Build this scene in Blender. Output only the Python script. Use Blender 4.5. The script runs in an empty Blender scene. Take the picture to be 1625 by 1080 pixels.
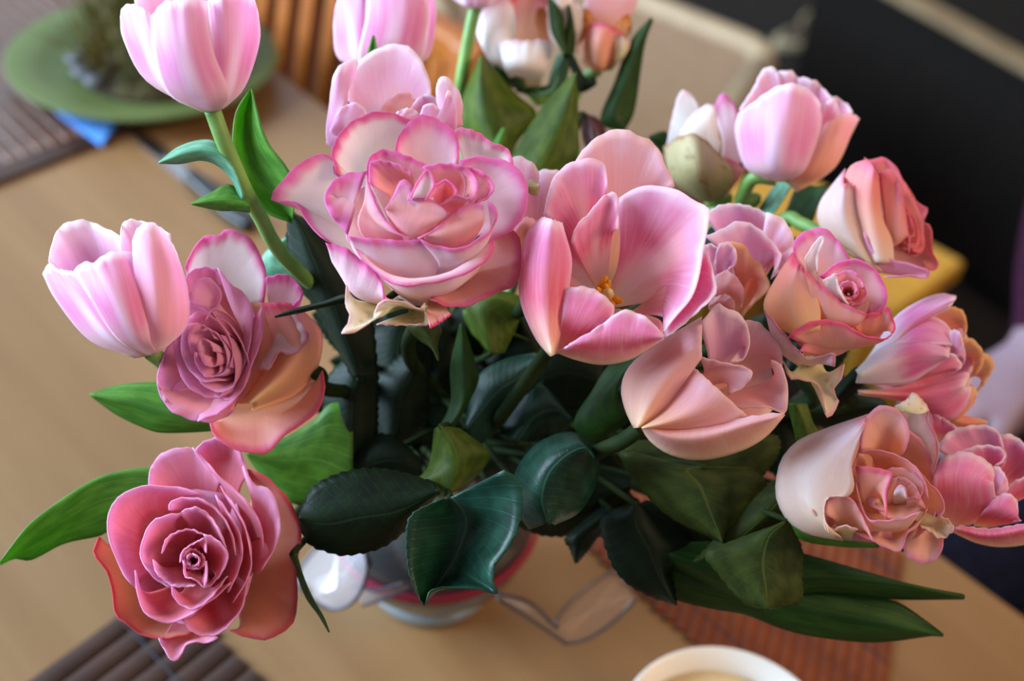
import bpy, math, random
import numpy as np
from mathutils import Vector

random.seed(7)
SC = bpy.context.scene
COL = SC.collection

# ------------------------------------------------------------------ camera
F_PX = 1950.0
TABLE_Z = 0.74
CAM = np.array([0.0, 0.0, TABLE_Z + 0.54])
PITCH, ROLL = math.radians(40.0), math.radians(6.0)
_f = np.array([0.0, math.cos(PITCH), -math.sin(PITCH)])
_r0 = np.array([1.0, 0.0, 0.0])
_u0 = np.cross(_r0, _f)
_r = _r0 * math.cos(ROLL) + _u0 * math.sin(ROLL)
_u = _u0 * math.cos(ROLL) - _r0 * math.sin(ROLL)


def W(x, y, t):
    """photo pixel + distance along the view axis -> world point"""
    return CAM + (_f + _r * ((x - 812.5) / F_PX) - _u * ((y - 540.0) / F_PX)) * t


def G(x, y, z=TABLE_Z):
    """photo pixel -> world point on the horizontal plane at height z"""
    d = _f + _r * ((x - 812.5) / F_PX) - _u * ((y - 540.0) / F_PX)
    return CAM + d * ((z - CAM[2]) / d[2])


cam_data = bpy.data.cameras.new('camera')
cam_data.sensor_width = 36.0
cam_data.lens = F_PX / 1625.0 * 36.0
cam_data.clip_start = 0.02
cam_data.dof.use_dof = True
cam_data.dof.focus_distance = 0.418
cam_data.dof.aperture_fstop = 5.6
cam = bpy.data.objects.new('camera', cam_data)
COL.objects.link(cam)
from mathutils import Matrix
cam.matrix_world = Matrix(((_r[0], _u[0], -_f[0], CAM[0]), (_r[1], _u[1], -_f[1], CAM[1]),
                           (_r[2], _u[2], -_f[2], CAM[2]), (0, 0, 0, 1)))
SC.camera = cam

# ------------------------------------------------------------------ light
vs = SC.view_settings
vs.view_transform = 'Standard'
vs.look = 'None'
vs.exposure = 0.0
vs.gamma = 1.0
vs.use_curve_mapping = False

world = bpy.data.worlds.new('world')
SC.world = world
world.use_nodes = True
_bg = world.node_tree.nodes['Background']
_bg.inputs['Color'].default_value = (1.0, 0.94, 0.97, 1)
_bg.inputs['Strength'].default_value = 0.26


def area(name, loc, target, size, size_y, power, color):
    ld = bpy.data.lights.new(name, 'AREA')
    ld.shape = 'RECTANGLE'
    ld.size, ld.size_y, ld.energy, ld.color = size, size_y, power, color
    o = bpy.data.objects.new(name, ld)
    COL.objects.link(o)
    o.location = loc
    o.rotation_euler = (Vector(target) - Vector(loc)).to_track_quat('-Z', 'Y').to_euler()
    return o


# daylight through the tall windows ahead on the left, and a warm lamp behind on the right
area('window_daylight_left', (-3.02, 0.45, 2.15), (0.0, 0.36, 0.98), 2.5, 2.0, 480, (0.61, 0.80, 1.0))
area('window_daylight_back', (-1.05, 3.12, 1.85), (0.0, 0.40, 0.95), 1.3, 1.5, 16, (0.62, 0.82, 1.0))
area('room_lamp_glow', (1.45, 0.15, 2.05), (0.1, 0.4, 0.9), 0.7, 0.7, 26, (1.0, 0.68, 0.42))

# ------------------------------------------------------------------ materials
def lin(c):
    return tuple((v / 255.0 / 12.92 if v / 255.0 <= 0.04045 else ((v / 255.0 + 0.055) / 1.055) ** 2.4) for v in c) + (1.0,)


class NT:
    def __init__(self, name):
        self.m = bpy.data.materials.new(name)
        self.m.use_nodes = True
        self.t = self.m.node_tree
        self.t.nodes.clear()
        self.out = self.t.nodes.new('ShaderNodeOutputMaterial')

    def n(self, kind, **kw):
        nd = self.t.nodes.new('ShaderNode' + kind)
        for k, v in kw.items():
            setattr(nd, k, v)
        return nd

    def l(self, a, b):
        self.t.links.new(a, b)

    def math(self, op, a, b=None, clamp=False):
        nd = self.n('Math', operation=op, use_clamp=clamp)
        for i, v in enumerate((a, b)):
            if v is None:
                continue
            if isinstance(v, (int, float)):
                nd.inputs[i].default_value = v
            else:
                self.l(v, nd.inputs[i])
        return nd.outputs[0]

    def mix(self, fac, a, b, blend='MIX'):
        nd = self.n('Mix', data_type='RGBA', blend_type=blend)
        for s, v in ((nd.inputs[0], fac), (nd.inputs[6], a), (nd.inputs[7], b)):
            if isinstance(v, (int, float, tuple)):
                s.default_value = v
            else:
                self.l(v, s)
        return nd.outputs[2]

    def ramp(self, fac, stops, mode='EASE'):
        nd = self.n('ValToRGB')
        nd.color_ramp.interpolation = mode
        el = nd.color_ramp.elements
        while len(el) < len(stops):
            el.new(0.5)
        for e, (p, c) in zip(el, stops):
            e.position = p
            e.color = c if len(c) == 4 else lin(c)
        self.l(fac, nd.inputs[0])
        return nd.outputs[0]

    def smooth(self, x, a, b):
        nd = self.n('MapRange', interpolation_type='SMOOTHSTEP')
        self.l(x, nd.inputs[0])
        nd.inputs[1].default_value, nd.inputs[2].default_value = a, b
        return nd.outputs[0]

    def noise(self, vec, scale, detail=3.0, rough=0.55):
        nd = self.n('TexNoise')
        if vec is not None:
            self.l(vec, nd.inputs['Vector'])
        nd.inputs['Scale'].default_value = scale
        nd.inputs['Detail'].default_value = detail
        nd.inputs['Roughness'].default_value = rough
        return nd.outputs[0]

    def scaled(self, vec, s):
        nd = self.n('Mapping')
        self.l(vec, nd.inputs[0])
        nd.inputs['Scale'].default_value = s
        return nd.outputs[0]


def uv_parts(T):
    uv = T.n('UVMap').outputs[0]
    sp = T.n('SeparateXYZ')
    T.l(uv, sp.inputs[0])
    return uv, sp.outputs[0], sp.outputs[1]


def petal_mat(name, stops, rim=None, rim_at=0.84, edge=None, edge_w=0.1, stripe=None, streak=0.25,
              streak_col=(255, 240, 245), transl=0.46, rough=0.55, blotch=None, lift=0.22):
    """petal: colour runs from the base (v=0) to the rim (v=1); own rim, side-edge and middle-stripe colours"""
    stops = [(p_, tuple(q + (252 - q) * lift for q in c_)) for p_, c_ in stops]
    T = NT(name)
    uv, u, v = uv_parts(T)
    oi = T.n('ObjectInfo')
    wob = T.noise(T.scaled(uv, (3.0, 2.0, 1.0)), 1.6, 3)
    vv = T.math('ADD', v, T.math('MULTIPLY', T.math('SUBTRACT', wob, 0.5), 0.22))
    col = T.ramp(vv, stops)
    side = T.math('ABSOLUTE', T.math('SUBTRACT', T.math('MULTIPLY', u, 2.0), 1.0))
    st = T.noise(T.scaled(uv, (46.0, 2.2, 1.0)), 1.0, 4, 0.6)
    st2 = T.noise(T.scaled(uv, (9.0, 1.4, 1.0)), 1.0, 2, 0.5)
    sfac = T.math('MULTIPLY', T.smooth(T.math('ADD', T.math('MULTIPLY', st, 0.6), T.math('MULTIPLY', st2, 0.5)), 0.50, 0.72), streak)
    col = T.mix(sfac, col, lin(streak_col))
    if stripe:
        sfac = T.math('MULTIPLY', T.smooth(side, 0.42, 0.05), T.smooth(v, 1.0, 0.45))
        col = T.mix(T.math('MULTIPLY', sfac, 0.75), col, lin(stripe))
    if blotch:
        b = T.smooth(T.noise(T.scaled(uv, (2.0, 2.0, 1.0)), 2.2, 4), 0.52, 0.72)
        col = T.mix(T.math('MULTIPLY', b, 0.7), col, lin(blotch))
    if edge:
        e = T.smooth(T.math('ADD', side, T.math('MULTIPLY', T.math('SUBTRACT', st2, 0.5), 0.25)), 1.0 - edge_w * 2.0, 1.0)
        col = T.mix(T.math('MULTIPLY', e, 0.85), col, lin(edge))
    if rim:
        rf = T.smooth(T.math('ADD', v, T.math('MULTIPLY', T.math('SUBTRACT', st2, 0.5), 0.12)), rim_at, 0.99)
        col = T.mix(T.math('MULTIPLY', rf, 0.9), col, lin(rim))
    hs = T.n('HueSaturation')
    T.l(T.math('ADD', 0.494, T.math('MULTIPLY', oi.outputs['Random'], 0.012)), hs.inputs['Hue'])
    T.l(T.math('ADD', 0.92, T.math('MULTIPLY', oi.outputs['Random'], 0.16)), hs.inputs['Saturation'])
    hs.inputs['Value'].default_value = 1.0
    T.l(col, hs.inputs['Color'])
    col = hs.outputs[0]
    pb = T.n('BsdfPrincipled')
    T.l(col, pb.inputs['Base Color'])
    pb.inputs['Roughness'].default_value = rough
    pb.inputs['Specular IOR Level'].default_value = 0.28
    pb.inputs['Sheen Weight'].default_value = 0.12
    bp = T.n('Bump')
    bp.inputs['Strength'].default_value = 0.16
    bp.inputs['Distance'].default_value = 0.0008
    T.l(T.math('ADD', st, T.math('MULTIPLY', wob, 2.0)), bp.inputs['Height'])
    T.l(bp.outputs[0], pb.inputs['Normal'])
    tr = T.n('BsdfTranslucent')
    T.l(col, tr.inputs[0])
    mx = T.n('MixShader')
    mx.inputs[0].default_value = transl
    T.l(pb.outputs[0], mx.inputs[1])
    T.l(tr.outputs[0], mx.inputs[2])
    T.l(mx.outputs[0], T.out.inputs[0])
    return T.m


def leaf_mat(name, dark, light, vein, kind='rose', rough=0.38, transl=0.22, spec=0.5):
    T = NT(name)
    uv, u, v = uv_parts(T)
    side = T.math('ABSOLUTE', T.math('SUBTRACT', T.math('MULTIPLY', u, 2.0), 1.0))
    n1 = T.noise(T.scaled(uv, (3.0, 3.0, 1.0)), 1.7, 4)
    col = T.mix(T.smooth(n1, 0.35, 0.68), lin(dark), lin(light))
    bp = T.n('Bump')
    if kind == 'rose':
        w = T.math('SINE', T.math('MULTIPLY', T.math('SUBTRACT', v, T.math('MULTIPLY', side, 0.16)), 84.0))
        vf = T.math('MAXIMUM', T.math('MULTIPLY', T.smooth(w, 0.9, 1.0), 0.14), T.math('MULTIPLY', T.smooth(side, 0.05, 0.01), 0.55))
        h = T.math('SUBTRACT', T.math('MULTIPLY', T.noise(T.scaled(uv, (14, 18, 1)), 1.0, 3), 0.5), vf)
    else:
        fine = T.noise(T.scaled(uv, (34.0, 0.8, 1.0)), 1.0, 3, 0.6)
        vf = T.math('MULTIPLY', T.smooth(fine, 0.52, 0.7), 0.55)
        h = fine
    col = T.mix(vf, col, lin(vein))
    bp.inputs['Strength'].default_value = 0.35
    bp.inputs['Distance'].default_value = 0.0008
    T.l(h, bp.inputs['Height'])
    pb = T.n('BsdfPrincipled')
    T.l(col, pb.inputs['Base Color'])
    T.l(bp.outputs[0], pb.inputs['Normal'])
    pb.inputs['Roughness'].default_value = rough
    pb.inputs['Specular IOR Level'].default_value = spec
    tr = T.n('BsdfTranslucent')
    T.l(T.mix(0.6, col, lin((120, 190, 40)), 'MIX'), tr.inputs[0])
    mx = T.n('MixShader')
    mx.inputs[0].default_value = transl
    T.l(pb.outputs[0], mx.inputs[1])
    T.l(tr.outputs[0], mx.inputs[2])
    T.l(mx.outputs[0], T.out.inputs[0])
    return T.m


def plain_mat(name, col, rough=0.5, col2=None, scale=20.0, metallic=0.0, spec=0.5, stretch=(1, 1, 1), bump=0.0,
              sheen=0.0, coat=0.0):
    T = NT(name)
    tc = T.n('TexCoord').outputs['Object']
    nz = T.noise(T.scaled(tc, stretch), scale, 4, 0.6)
    c2 = col2 or tuple(min(255, int(v * 1.12)) for v in col)
    c = T.mix(T.smooth(nz, 0.32, 0.7), lin(col), lin(c2))
    pb = T.n('BsdfPrincipled')
    T.l(c, pb.inputs['Base Color'])
    pb.inputs['Roughness'].default_value = rough
    pb.inputs['Metallic'].default_value = metallic
    pb.inputs['Specular IOR Level'].default_value = spec
    pb.inputs['Sheen Weight'].default_value = sheen
    pb.inputs['Coat Weight'].default_value = coat
    pb.inputs['Coat Roughness'].default_value = 0.25
    if bump:
        bp = T.n('Bump')
        bp.inputs['Strength'].default_value = bump
        bp.inputs['Distance'].default_value = 0.001
        T.l(nz, bp.inputs['Height'])
        T.l(bp.outputs[0], pb.inputs['Normal'])
    T.l(pb.outputs[0], T.out.inputs[0])
    return T.m


def glass_mat(name, tint, gloss=1.0, body=0.06):
    """thin clear sheet: see-through with fresnel glints and a little body colour"""
    T = NT(name)
    tp = T.n('BsdfTransparent')
    tp.inputs[0].default_value = lin(tint)
    df = T.n('BsdfDiffuse')
    df.inputs[0].default_value = lin(tint)
    m0 = T.n('MixShader')
    m0.inputs[0].default_value = body
    T.l(tp.outputs[0], m0.inputs[1])
    T.l(df.outputs[0], m0.inputs[2])
    gl = T.n('BsdfGlossy')
    gl.inputs['Roughness'].default_value = 0.04
    fr = T.n('Fresnel')
    fr.inputs[0].default_value = 1.5
    m1 = T.n('MixShader')
    T.l(T.math('MULTIPLY', fr.outputs[0], gloss), m1.inputs[0])
    T.l(m0.outputs[0], m1.inputs[1])
    T.l(gl.outputs[0], m1.inputs[2])
    T.l(m1.outputs[0], T.out.inputs[0])
    return T.m


M = {}
M['hero'] = petal_mat('rose_cream_pink', [(0.0, (252, 216, 196)), (0.35, (250, 204, 204)), (0.72, (250, 198, 214)), (0.92, (246, 168, 200))],
                      rim=(240, 112, 188), rim_at=0.84, streak=0.16, lift=0.46)
M['hero_white'] = petal_mat('rose_white_pink_edge', [(0.0, (252, 242, 214)), (0.5, (252, 247, 238)), (0.85, (251, 236, 236))],
                            rim=(240, 112, 180), rim_at=0.87, streak=0.1)
M['hero_core'] = petal_mat('rose_core_pink', [(0.0, (244, 136, 132)), (0.45, (247, 160, 166)), (0.8, (248, 178, 182)), (1.0, (246, 170, 205))],
                           rim=(240, 130, 195), rim_at=0.86, streak=0.1, lift=0.18)
M['rose_pink'] = petal_mat('rose_deep_pink', [(0.0, (222, 104, 104)), (0.4, (230, 124, 136)), (0.8, (234, 146, 172)), (1.0, (234, 150, 192))],
                           rim=(238, 172, 208), rim_at=0.82, streak=0.14, lift=0.06)
M['rose_orange'] = petal_mat('rose_faded_orange', [(0.0, (224, 164, 122)), (0.5, (228, 162, 128)), (0.85, (226, 146, 124)), (1.0, (216, 124, 122))],
                             rim=(214, 96, 104), rim_at=0.9, streak=0.12, streak_col=(240, 190, 150), lift=0.05)
M['rose_mid'] = petal_mat('rose_soft_pink', [(0.0, (240, 164, 148)), (0.45, (238, 152, 160)), (0.8, (236, 154, 186)), (1.0, (232, 146, 190))],
                          rim=(240, 168, 210), rim_at=0.82, streak=0.15)
M['rose_peach'] = petal_mat('rose_peach', [(0.0, (244, 196, 128)), (0.45, (246, 178, 134)), (0.85, (244, 158, 146)), (1.0, (238, 130, 150))],
                            rim=(232, 92, 132), rim_at=0.86, streak=0.12)
M['rose_cream'] = petal_mat('rose_cream_faded', [(0.0, (232, 196, 150)), (0.5, (228, 200, 188)), (0.9, (226, 194, 206))],
                            rim=(226, 150, 170), rim_at=0.9, streak=0.15, blotch=(244, 226, 214))
M['rose_wilt'] = petal_mat('rose_wilted_cream', [(0.0, (196, 196, 118)), (0.5, (226, 214, 160)), (0.9, (240, 224, 196))],
                           rim=(232, 190, 190), rim_at=0.9, streak=0.2, blotch=(190, 172, 100))
M['rose_green'] = petal_mat('rose_guard_petal', [(0.0, (150, 138, 70)), (0.5, (190, 176, 112)), (0.9, (216, 200, 150))],
                            rim=(196, 156, 120), rim_at=0.92, streak=0.2, blotch=(160, 130, 70))
M['rose_white'] = petal_mat('rose_white', [(0.0, (238, 214, 180)), (0.5, (246, 236, 228)), (1.0, (250, 246, 248))],
                            rim=(246, 220, 226), rim_at=0.9, streak=0.1)
M['rose_dry'] = petal_mat('rose_dried_amber', [(0.0, (226, 150, 90)), (0.5, (234, 156, 92)), (1.0, (222, 130, 40))],
                          rim=(206, 124, 30), rim_at=0.8, streak=0.1)
M['coral'] = petal_mat('rose_coral', [(0.0, (236, 210, 190)), (0.4, (240, 178, 150)), (0.8, (240, 132, 122)), (1.0, (236, 116, 140))],
                       rim=(238, 130, 150), rim_at=0.86, streak=0.14)
M['tulip'] = petal_mat('tulip_pale', [(0.0, (236, 226, 196)), (0.2, (240, 214, 214)), (0.55, (236, 150, 200)), (0.9, (240, 178, 218))],
                       rim=(252, 232, 240), rim_at=0.90, edge=(250, 226, 240), edge_w=0.09, stripe=(250, 238, 250), streak=0.28, lift=0.08)
M['tulip_white'] = petal_mat('tulip_white_flamed', [(0.0, (238, 240, 238)), (0.35, (240, 226, 238)), (0.62, (230, 130, 190)), (0.9, (240, 184, 218))],
                             rim=(252, 232, 240), rim_at=0.93, edge=(250, 236, 246), edge_w=0.12, streak=0.3, lift=0.0)
M['rose_blush'] = petal_mat('rose_blush', [(0.0, (246, 186, 130)), (0.45, (246, 184, 150)), (0.85, (244, 182, 166)), (1.0, (240, 176, 182))],
                            rim=(236, 164, 190), rim_at=0.88, streak=0.12)
M['tulip_in'] = petal_mat('tulip_inner', [(0.0, (240, 214, 190)), (0.4, (240, 170, 190)), (0.75, (240, 172, 208)), (1.0, (246, 206, 228))],
                          rim=(252, 234, 242), rim_at=0.92, edge=(250, 222, 236), edge_w=0.06, streak=0.25)
M['tulip_hot'] = petal_mat('tulip_bright_pink', [(0.0, (250, 222, 180)), (0.18, (246, 170, 160)), (0.45, (236, 92, 130)), (0.8, (240, 122, 182)), (1.0, (246, 188, 222))],
                           rim=(252, 230, 242), rim_at=0.90, edge=(250, 214, 236), edge_w=0.1, streak=0.3)
M['tulip_open'] = petal_mat('tulip_open_inner', [(0.0, (250, 236, 190)), (0.3, (248, 206, 196)), (0.6, (238, 112, 152)), (0.85, (240, 140, 186)), (1.0, (246, 196, 222))],
                            rim=(250, 216, 232), rim_at=0.93, streak=0.34, stripe=(250, 222, 222))
M['tulip_peach'] = petal_mat('tulip_peach', [(0.0, (246, 206, 160)), (0.3, (242, 176, 150)), (0.7, (242, 172, 176)), (1.0, (244, 192, 206))],
                             rim=(248, 214, 216), rim_at=0.92, edge=(248, 208, 206), edge_w=0.06, streak=0.22, lift=0.22)
M['tulip_amber'] = petal_mat('tulip_amber', [(0.0, (244, 184, 110)), (0.5, (242, 142, 110)), (1.0, (244, 176, 130))],
                             rim=(246, 200, 140), rim_at=0.86, streak=0.2)
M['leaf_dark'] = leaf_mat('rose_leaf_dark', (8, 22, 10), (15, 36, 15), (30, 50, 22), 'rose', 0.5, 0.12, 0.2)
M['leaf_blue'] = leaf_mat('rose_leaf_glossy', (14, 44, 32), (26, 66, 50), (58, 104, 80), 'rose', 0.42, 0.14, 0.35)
M['leaf_olive'] = leaf_mat('rose_leaf_underside', (44, 56, 20), (66, 78, 30), (92, 98, 46), 'rose', 0.6, 0.22, 0.2)
M['tleaf'] = leaf_mat('tulip_leaf_green', (74, 130, 42), (106, 164, 58), (140, 190, 92), 'tulip', 0.45, 0.46, 0.4)
M['tleaf_olive'] = leaf_mat('tulip_leaf_olive', (62, 84, 20), (92, 112, 34), (118, 134, 56), 'tulip', 0.5, 0.32, 0.25)
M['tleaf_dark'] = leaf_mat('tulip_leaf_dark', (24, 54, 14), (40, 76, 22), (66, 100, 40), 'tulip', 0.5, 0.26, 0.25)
M['tleaf_teal'] = leaf_mat('tulip_leaf_teal', (84, 150, 116), (128, 190, 156), (168, 214, 186), 'tulip', 0.35, 0.3, 0.5)
M['leaf_wine'] = leaf_mat('young_rose_leaf_burgundy', (56, 14, 22), (84, 26, 34), (110, 44, 44), 'rose', 0.35, 0.1, 0.5)
M['stem'] = plain_mat('stem_green', (96, 140, 62), 0.5, (124, 166, 84), 60)
M['stem_dark'] = plain_mat('stem_dark_green', (24, 40, 14), 0.7, (40, 54, 20), 60, spec=0.15)
M['anther'] = plain_mat('anther_yellow', (226, 150, 20), 0.7, (246, 186, 50), 900)
M['pistil'] = plain_mat('pistil_cream', (226, 216, 130), 0.6)

# ------------------------------------------------------------------ generic builders
def catmull(P, n):
    """n points spread by arc length along a smooth curve through P"""
    P = np.asarray(P, float)
    if len(P) == 1:
        return np.repeat(P, n, 0)
    if len(P) == 2:
        s = np.linspace(0, 1, n)[:, None]
        return P[0] * (1 - s) + P[1] * s
    Q = np.vstack([2 * P[0] - P[1], P, 2 * P[-1] - P[-2]])
    out = []
    for i in range(1, len(Q) - 2):
        p0, p1, p2, p3 = Q[i - 1], Q[i], Q[i + 1], Q[i + 2]
        for s in np.linspace(0, 1, 14, endpoint=False):
            out.append(0.5 * (2 * p1 + (p2 - p0) * s + (2 * p0 - 5 * p1 + 4 * p2 - p3) * s * s + (3 * p1 - p0 - 3 * p2 + p3) * s ** 3))
    out.append(P[-1])
    out = np.array(out)
    L = np.concatenate([[0], np.cumsum(np.linalg.norm(np.diff(out[:, :2], axis=0), axis=1) + 1e-9)])
    if L[-1] < 1e-6:
        return np.repeat(P[:1], n, 0)
    s = np.linspace(0, L[-1], n)
    return np.stack([np.interp(s, L, out[:, k]) for k in range(out.shape[1])], 1)


def across(rows, n):
    """smooth curve through the rows, evenly in row number"""
    R = np.asarray(rows, float)
    k = len(R)
    if k == 2:
        s = np.linspace(0, 1, n)[:, None, None]
        return R[0] * (1 - s) + R[1] * s
    Q = np.concatenate([[2 * R[0] - R[1]], R, [2 * R[-1] - R[-2]]])
    out = []
    for v in np.linspace(0, k - 1, n):
        i = min(int(v), k - 2)
        s = v - i
        p0, p1, p2, p3 = Q[i], Q[i + 1], Q[i + 2], Q[i + 3]
        out.append(0.5 * (2 * p1 + (p2 - p0) * s + (2 * p0 - 5 * p1 + 4 * p2 - p3) * s * s + (3 * p1 - p0 - 3 * p2 + p3) * s ** 3))
    return np.array(out)


def parse(spec):
    return [[tuple(float(q) for q in tok.split(',')) for tok in row.split()] for row in spec.split('|')]


def link(name, me, mat, parent=None, smooth=True):
    o = bpy.data.objects.new(name, me)
    COL.objects.link(o)
    if mat is not None:
        me.materials.append(mat)
    if smooth and len(me.polygons):
        me.polygons.foreach_set('use_smooth', [True] * len(me.polygons))
    if parent is not None:
        o.parent = parent
    return o


def grid_obj(name, V, uvw, mat, parent, origin, thick):
    nv, nu = V.shape[:2]
    me = bpy.data.meshes.new(name)
    idx = np.arange(nv * nu).reshape(nv, nu)
    faces = np.stack([idx[:-1, :-1], idx[:-1, 1:], idx[1:, 1:], idx[1:, :-1]], -1).reshape(-1, 4)
    me.from_pydata((V.reshape(-1, 3) - origin).tolist(), [], faces.tolist())
    ul = me.uv_layers.new(name='UVMap')
    ul.data.foreach_set('uv', uvw.reshape(-1, 2)[faces.reshape(-1)].reshape(-1))
    o = link(name, me, mat, parent)
    md = o.modifiers.new('thickness', 'SOLIDIFY')
    md.thickness = thick
    md.offset = 0.0
    return o


def tube_mesh(name, P, rad, seg=10):
    P = np.asarray(P, float)
    n = len(P)
    rad = np.interp(np.linspace(0, 1, n), np.linspace(0, 1, len(rad)), rad) if hasattr(rad, '__len__') else np.full(n, rad)
    T = np.gradient(P, axis=0)
    T /= np.linalg.norm(T, axis=1)[:, None] + 1e-12
    a = np.array([0, 0, 1.0]) if abs(T[0][2]) < 0.9 else np.array([1.0, 0, 0])
    vs_, fs = [], []
    for i in range(n):
        a = a - T[i] * np.dot(a, T[i])
        a /= np.linalg.norm(a) + 1e-12
        b = np.cross(T[i], a)
        for k in range(seg):
            t = 2 * math.pi * k / seg
            vs_.append(P[i] + rad[i] * (a * math.cos(t) + b * math.sin(t)))
    for i in range(n - 1):
        for k in range(seg):
            k2 = (k + 1) % seg
            fs.append((i * seg + k, i * seg + k2, (i + 1) * seg + k2, (i + 1) * seg + k))
    fs.append(tuple(range(seg - 1, -1, -1)))
    fs.append(tuple((n - 1) * seg + k for k in range(seg)))
    me = bpy.data.meshes.new(name)
    me.from_pydata([tuple(v) for v in vs_], [], fs)
    return me


def curve3(P, n):
    P = np.asarray(P, float)
    Q = np.vstack([2 * P[0] - P[1], P, 2 * P[-1] - P[-2]])
    out = []
    per = max(2, n // (len(P) - 1))
    for i in range(1, len(Q) - 2):
        p0, p1, p2, p3 = Q[i - 1], Q[i], Q[i + 1], Q[i + 2]
        for s in np.linspace(0, 1, per, endpoint=False):
            out.append(0.5 * (2 * p1 + (p2 - p0) * s + (2 * p0 - 5 * p1 + 4 * p2 - p3) * s * s + (3 * p1 - p0 - 3 * p2 + p3) * s ** 3))
    out.append(P[-1])
    return np.array(out)


def tag(o, label, cat, group=None, kind=None):
    o['label'] = label
    if cat:
        o['category'] = cat
    if group:
        o['group'] = group
    if kind:
        o['kind'] = kind
    return o


def empty(name, loc, label, cat, group=None):
    o = bpy.data.objects.new(name, None)
    COL.objects.link(o)
    o.location = tuple(loc)
    o.empty_display_size = 0.02
    return tag(o, label, cat, group)


def poly_prism(name, pts, z0, z1, mat, parent=None, origin=(0, 0, 0), bevel=0.0):
    """flat shape with a straight edge all round"""
    n = len(pts)
    o_ = np.array(origin, float)
    vs_ = [tuple(np.array((p[0], p[1], z0)) - o_) for p in pts] + [tuple(np.array((p[0], p[1], z1)) - o_) for p in pts]
    a = sum(pts[i][0] * pts[(i + 1) % n][1] - pts[(i + 1) % n][0] * pts[i][1] for i in range(n))
    fs = [tuple(range(n - 1, -1, -1)), tuple(range(n, 2 * n))] + [(i, (i + 1) % n, n + (i + 1) % n, n + i) for i in range(n)]
    if a < 0:
        fs = [tuple(reversed(f)) for f in fs]
    me = bpy.data.meshes.new(name)
    me.from_pydata(vs_, [], fs)
    o = link(name, me, mat, parent, smooth=False)
    if bevel:
        b = o.modifiers.new('bevel', 'BEVEL')
        b.width, b.segments = bevel, 3
    return o


def beam(name, a, b, w, h, mat, parent=None, origin=(0, 0, 0), bevel=0.002, up=(0, 0, 1)):
    """rectangular bar from a to b"""
    a, b, o_ = np.array(a, float), np.array(b, float), np.array(origin, float)
    d = (b - a) / np.linalg.norm(b - a)
    up = np.array(up, float)
    if abs(np.dot(up, d)) > 0.95:
        up = np.array([1.0, 0, 0])
    s = np.cross(d, up)
    s /= np.linalg.norm(s)
    u = np.cross(s, d)
    vs_ = []
    for p in (a, b):
        for (i, j) in ((-1, -1), (1, -1), (1, 1), (-1, 1)):
            vs_.append(tuple(p + s * i * w / 2 + u * j * h / 2 - o_))
    fs = [(0, 1, 2, 3), (7, 6, 5, 4), (0, 4, 5, 1), (1, 5, 6, 2), (2, 6, 7, 3), (3, 7, 4, 0)]
    fs = [tuple(reversed(f)) for f in fs]
    me = bpy.data.meshes.new(name)
    me.from_pydata(vs_, [], fs)
    o = link(name, me, mat, parent, smooth=False)
    if bevel:
        m = o.modifiers.new('bevel', 'BEVEL')
        m.width, m.segments = bevel, 2
    return o


def lathe(name, prof, mat, parent=None, at=(0, 0, 0), seg=64):
    vs_, fs = [], []
    n = len(prof)
    for k in range(seg):
        t = 2 * math.pi * k / seg
        for r, z in prof:
            vs_.append((at[0] + r * math.cos(t), at[1] + r * math.sin(t), at[2] + z))
    for k in range(seg):
        k2 = (k + 1) % seg
        for i in range(n - 1):
            fs.append((k * n + i, k2 * n + i, k2 * n + i + 1, k * n + i + 1))
    me = bpy.data.meshes.new(name)
    me.from_pydata(vs_, [], fs)
    import bmesh
    bm = bmesh.new()
    bm.from_mesh(me)
    bmesh.ops.remove_doubles(bm, verts=bm.verts, dist=1e-6)
    bmesh.ops.recalc_face_normals(bm, faces=bm.faces)
    bm.to_mesh(me)
    bm.free()
    return link(name, me, mat, parent)

# ================================================================== the room
def wood_mat(name, c1, c2, c3, ang, rough, scale=1.0, coat=0.0):
    T = NT(name)
    tc = T.n('TexCoord').outputs['Object']
    mp = T.n('Mapping')
    mp.inputs['Rotation'].default_value = (0, 0, ang)
    T.l(tc, mp.inputs[0])
    v = T.scaled(mp.outputs[0], (2.0 * scale, 26.0 * scale, 26.0 * scale))
    g = T.noise(v, 1.5, 5, 0.6)
    g2 = T.noise(T.scaled(mp.outputs[0], (1.0, 5.0, 5.0)), 1.6 * scale, 3)
    c = T.mix(T.smooth(g, 0.3, 0.72), lin(c1), lin(c2))
    c = T.mix(T.math('MULTIPLY', T.smooth(g2, 0.45, 0.75), 0.6), c, lin(c3))
    pb = T.n('BsdfPrincipled')
    T.l(c, pb.inputs['Base Color'])
    T.l(T.math('ADD', rough - 0.06, T.math('MULTIPLY', g, 0.14)), pb.inputs['Roughness'])
    pb.inputs['Coat Weight'].default_value = coat
    pb.inputs['Coat Roughness'].default_value = 0.3
    pb.inputs['Specular IOR Level'].default_value = 0.38
    bp = T.n('Bump')
    bp.inputs['Strength'].default_value = 0.12
    bp.inputs['Distance'].default_value = 0.0006
    T.l(g, bp.inputs['Height'])
    T.l(bp.outputs[0], pb.inputs['Normal'])
    T.l(pb.outputs[0], T.out.inputs[0])
    return T.m


E1 = np.array([0.711, -0.703, 0.0])      # along the far table edge
EN = np.array([0.703, 0.711, 0.0])       # away from the table across that edge
EDGE_A = G(400, 80)                      # a point of the far table edge

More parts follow.
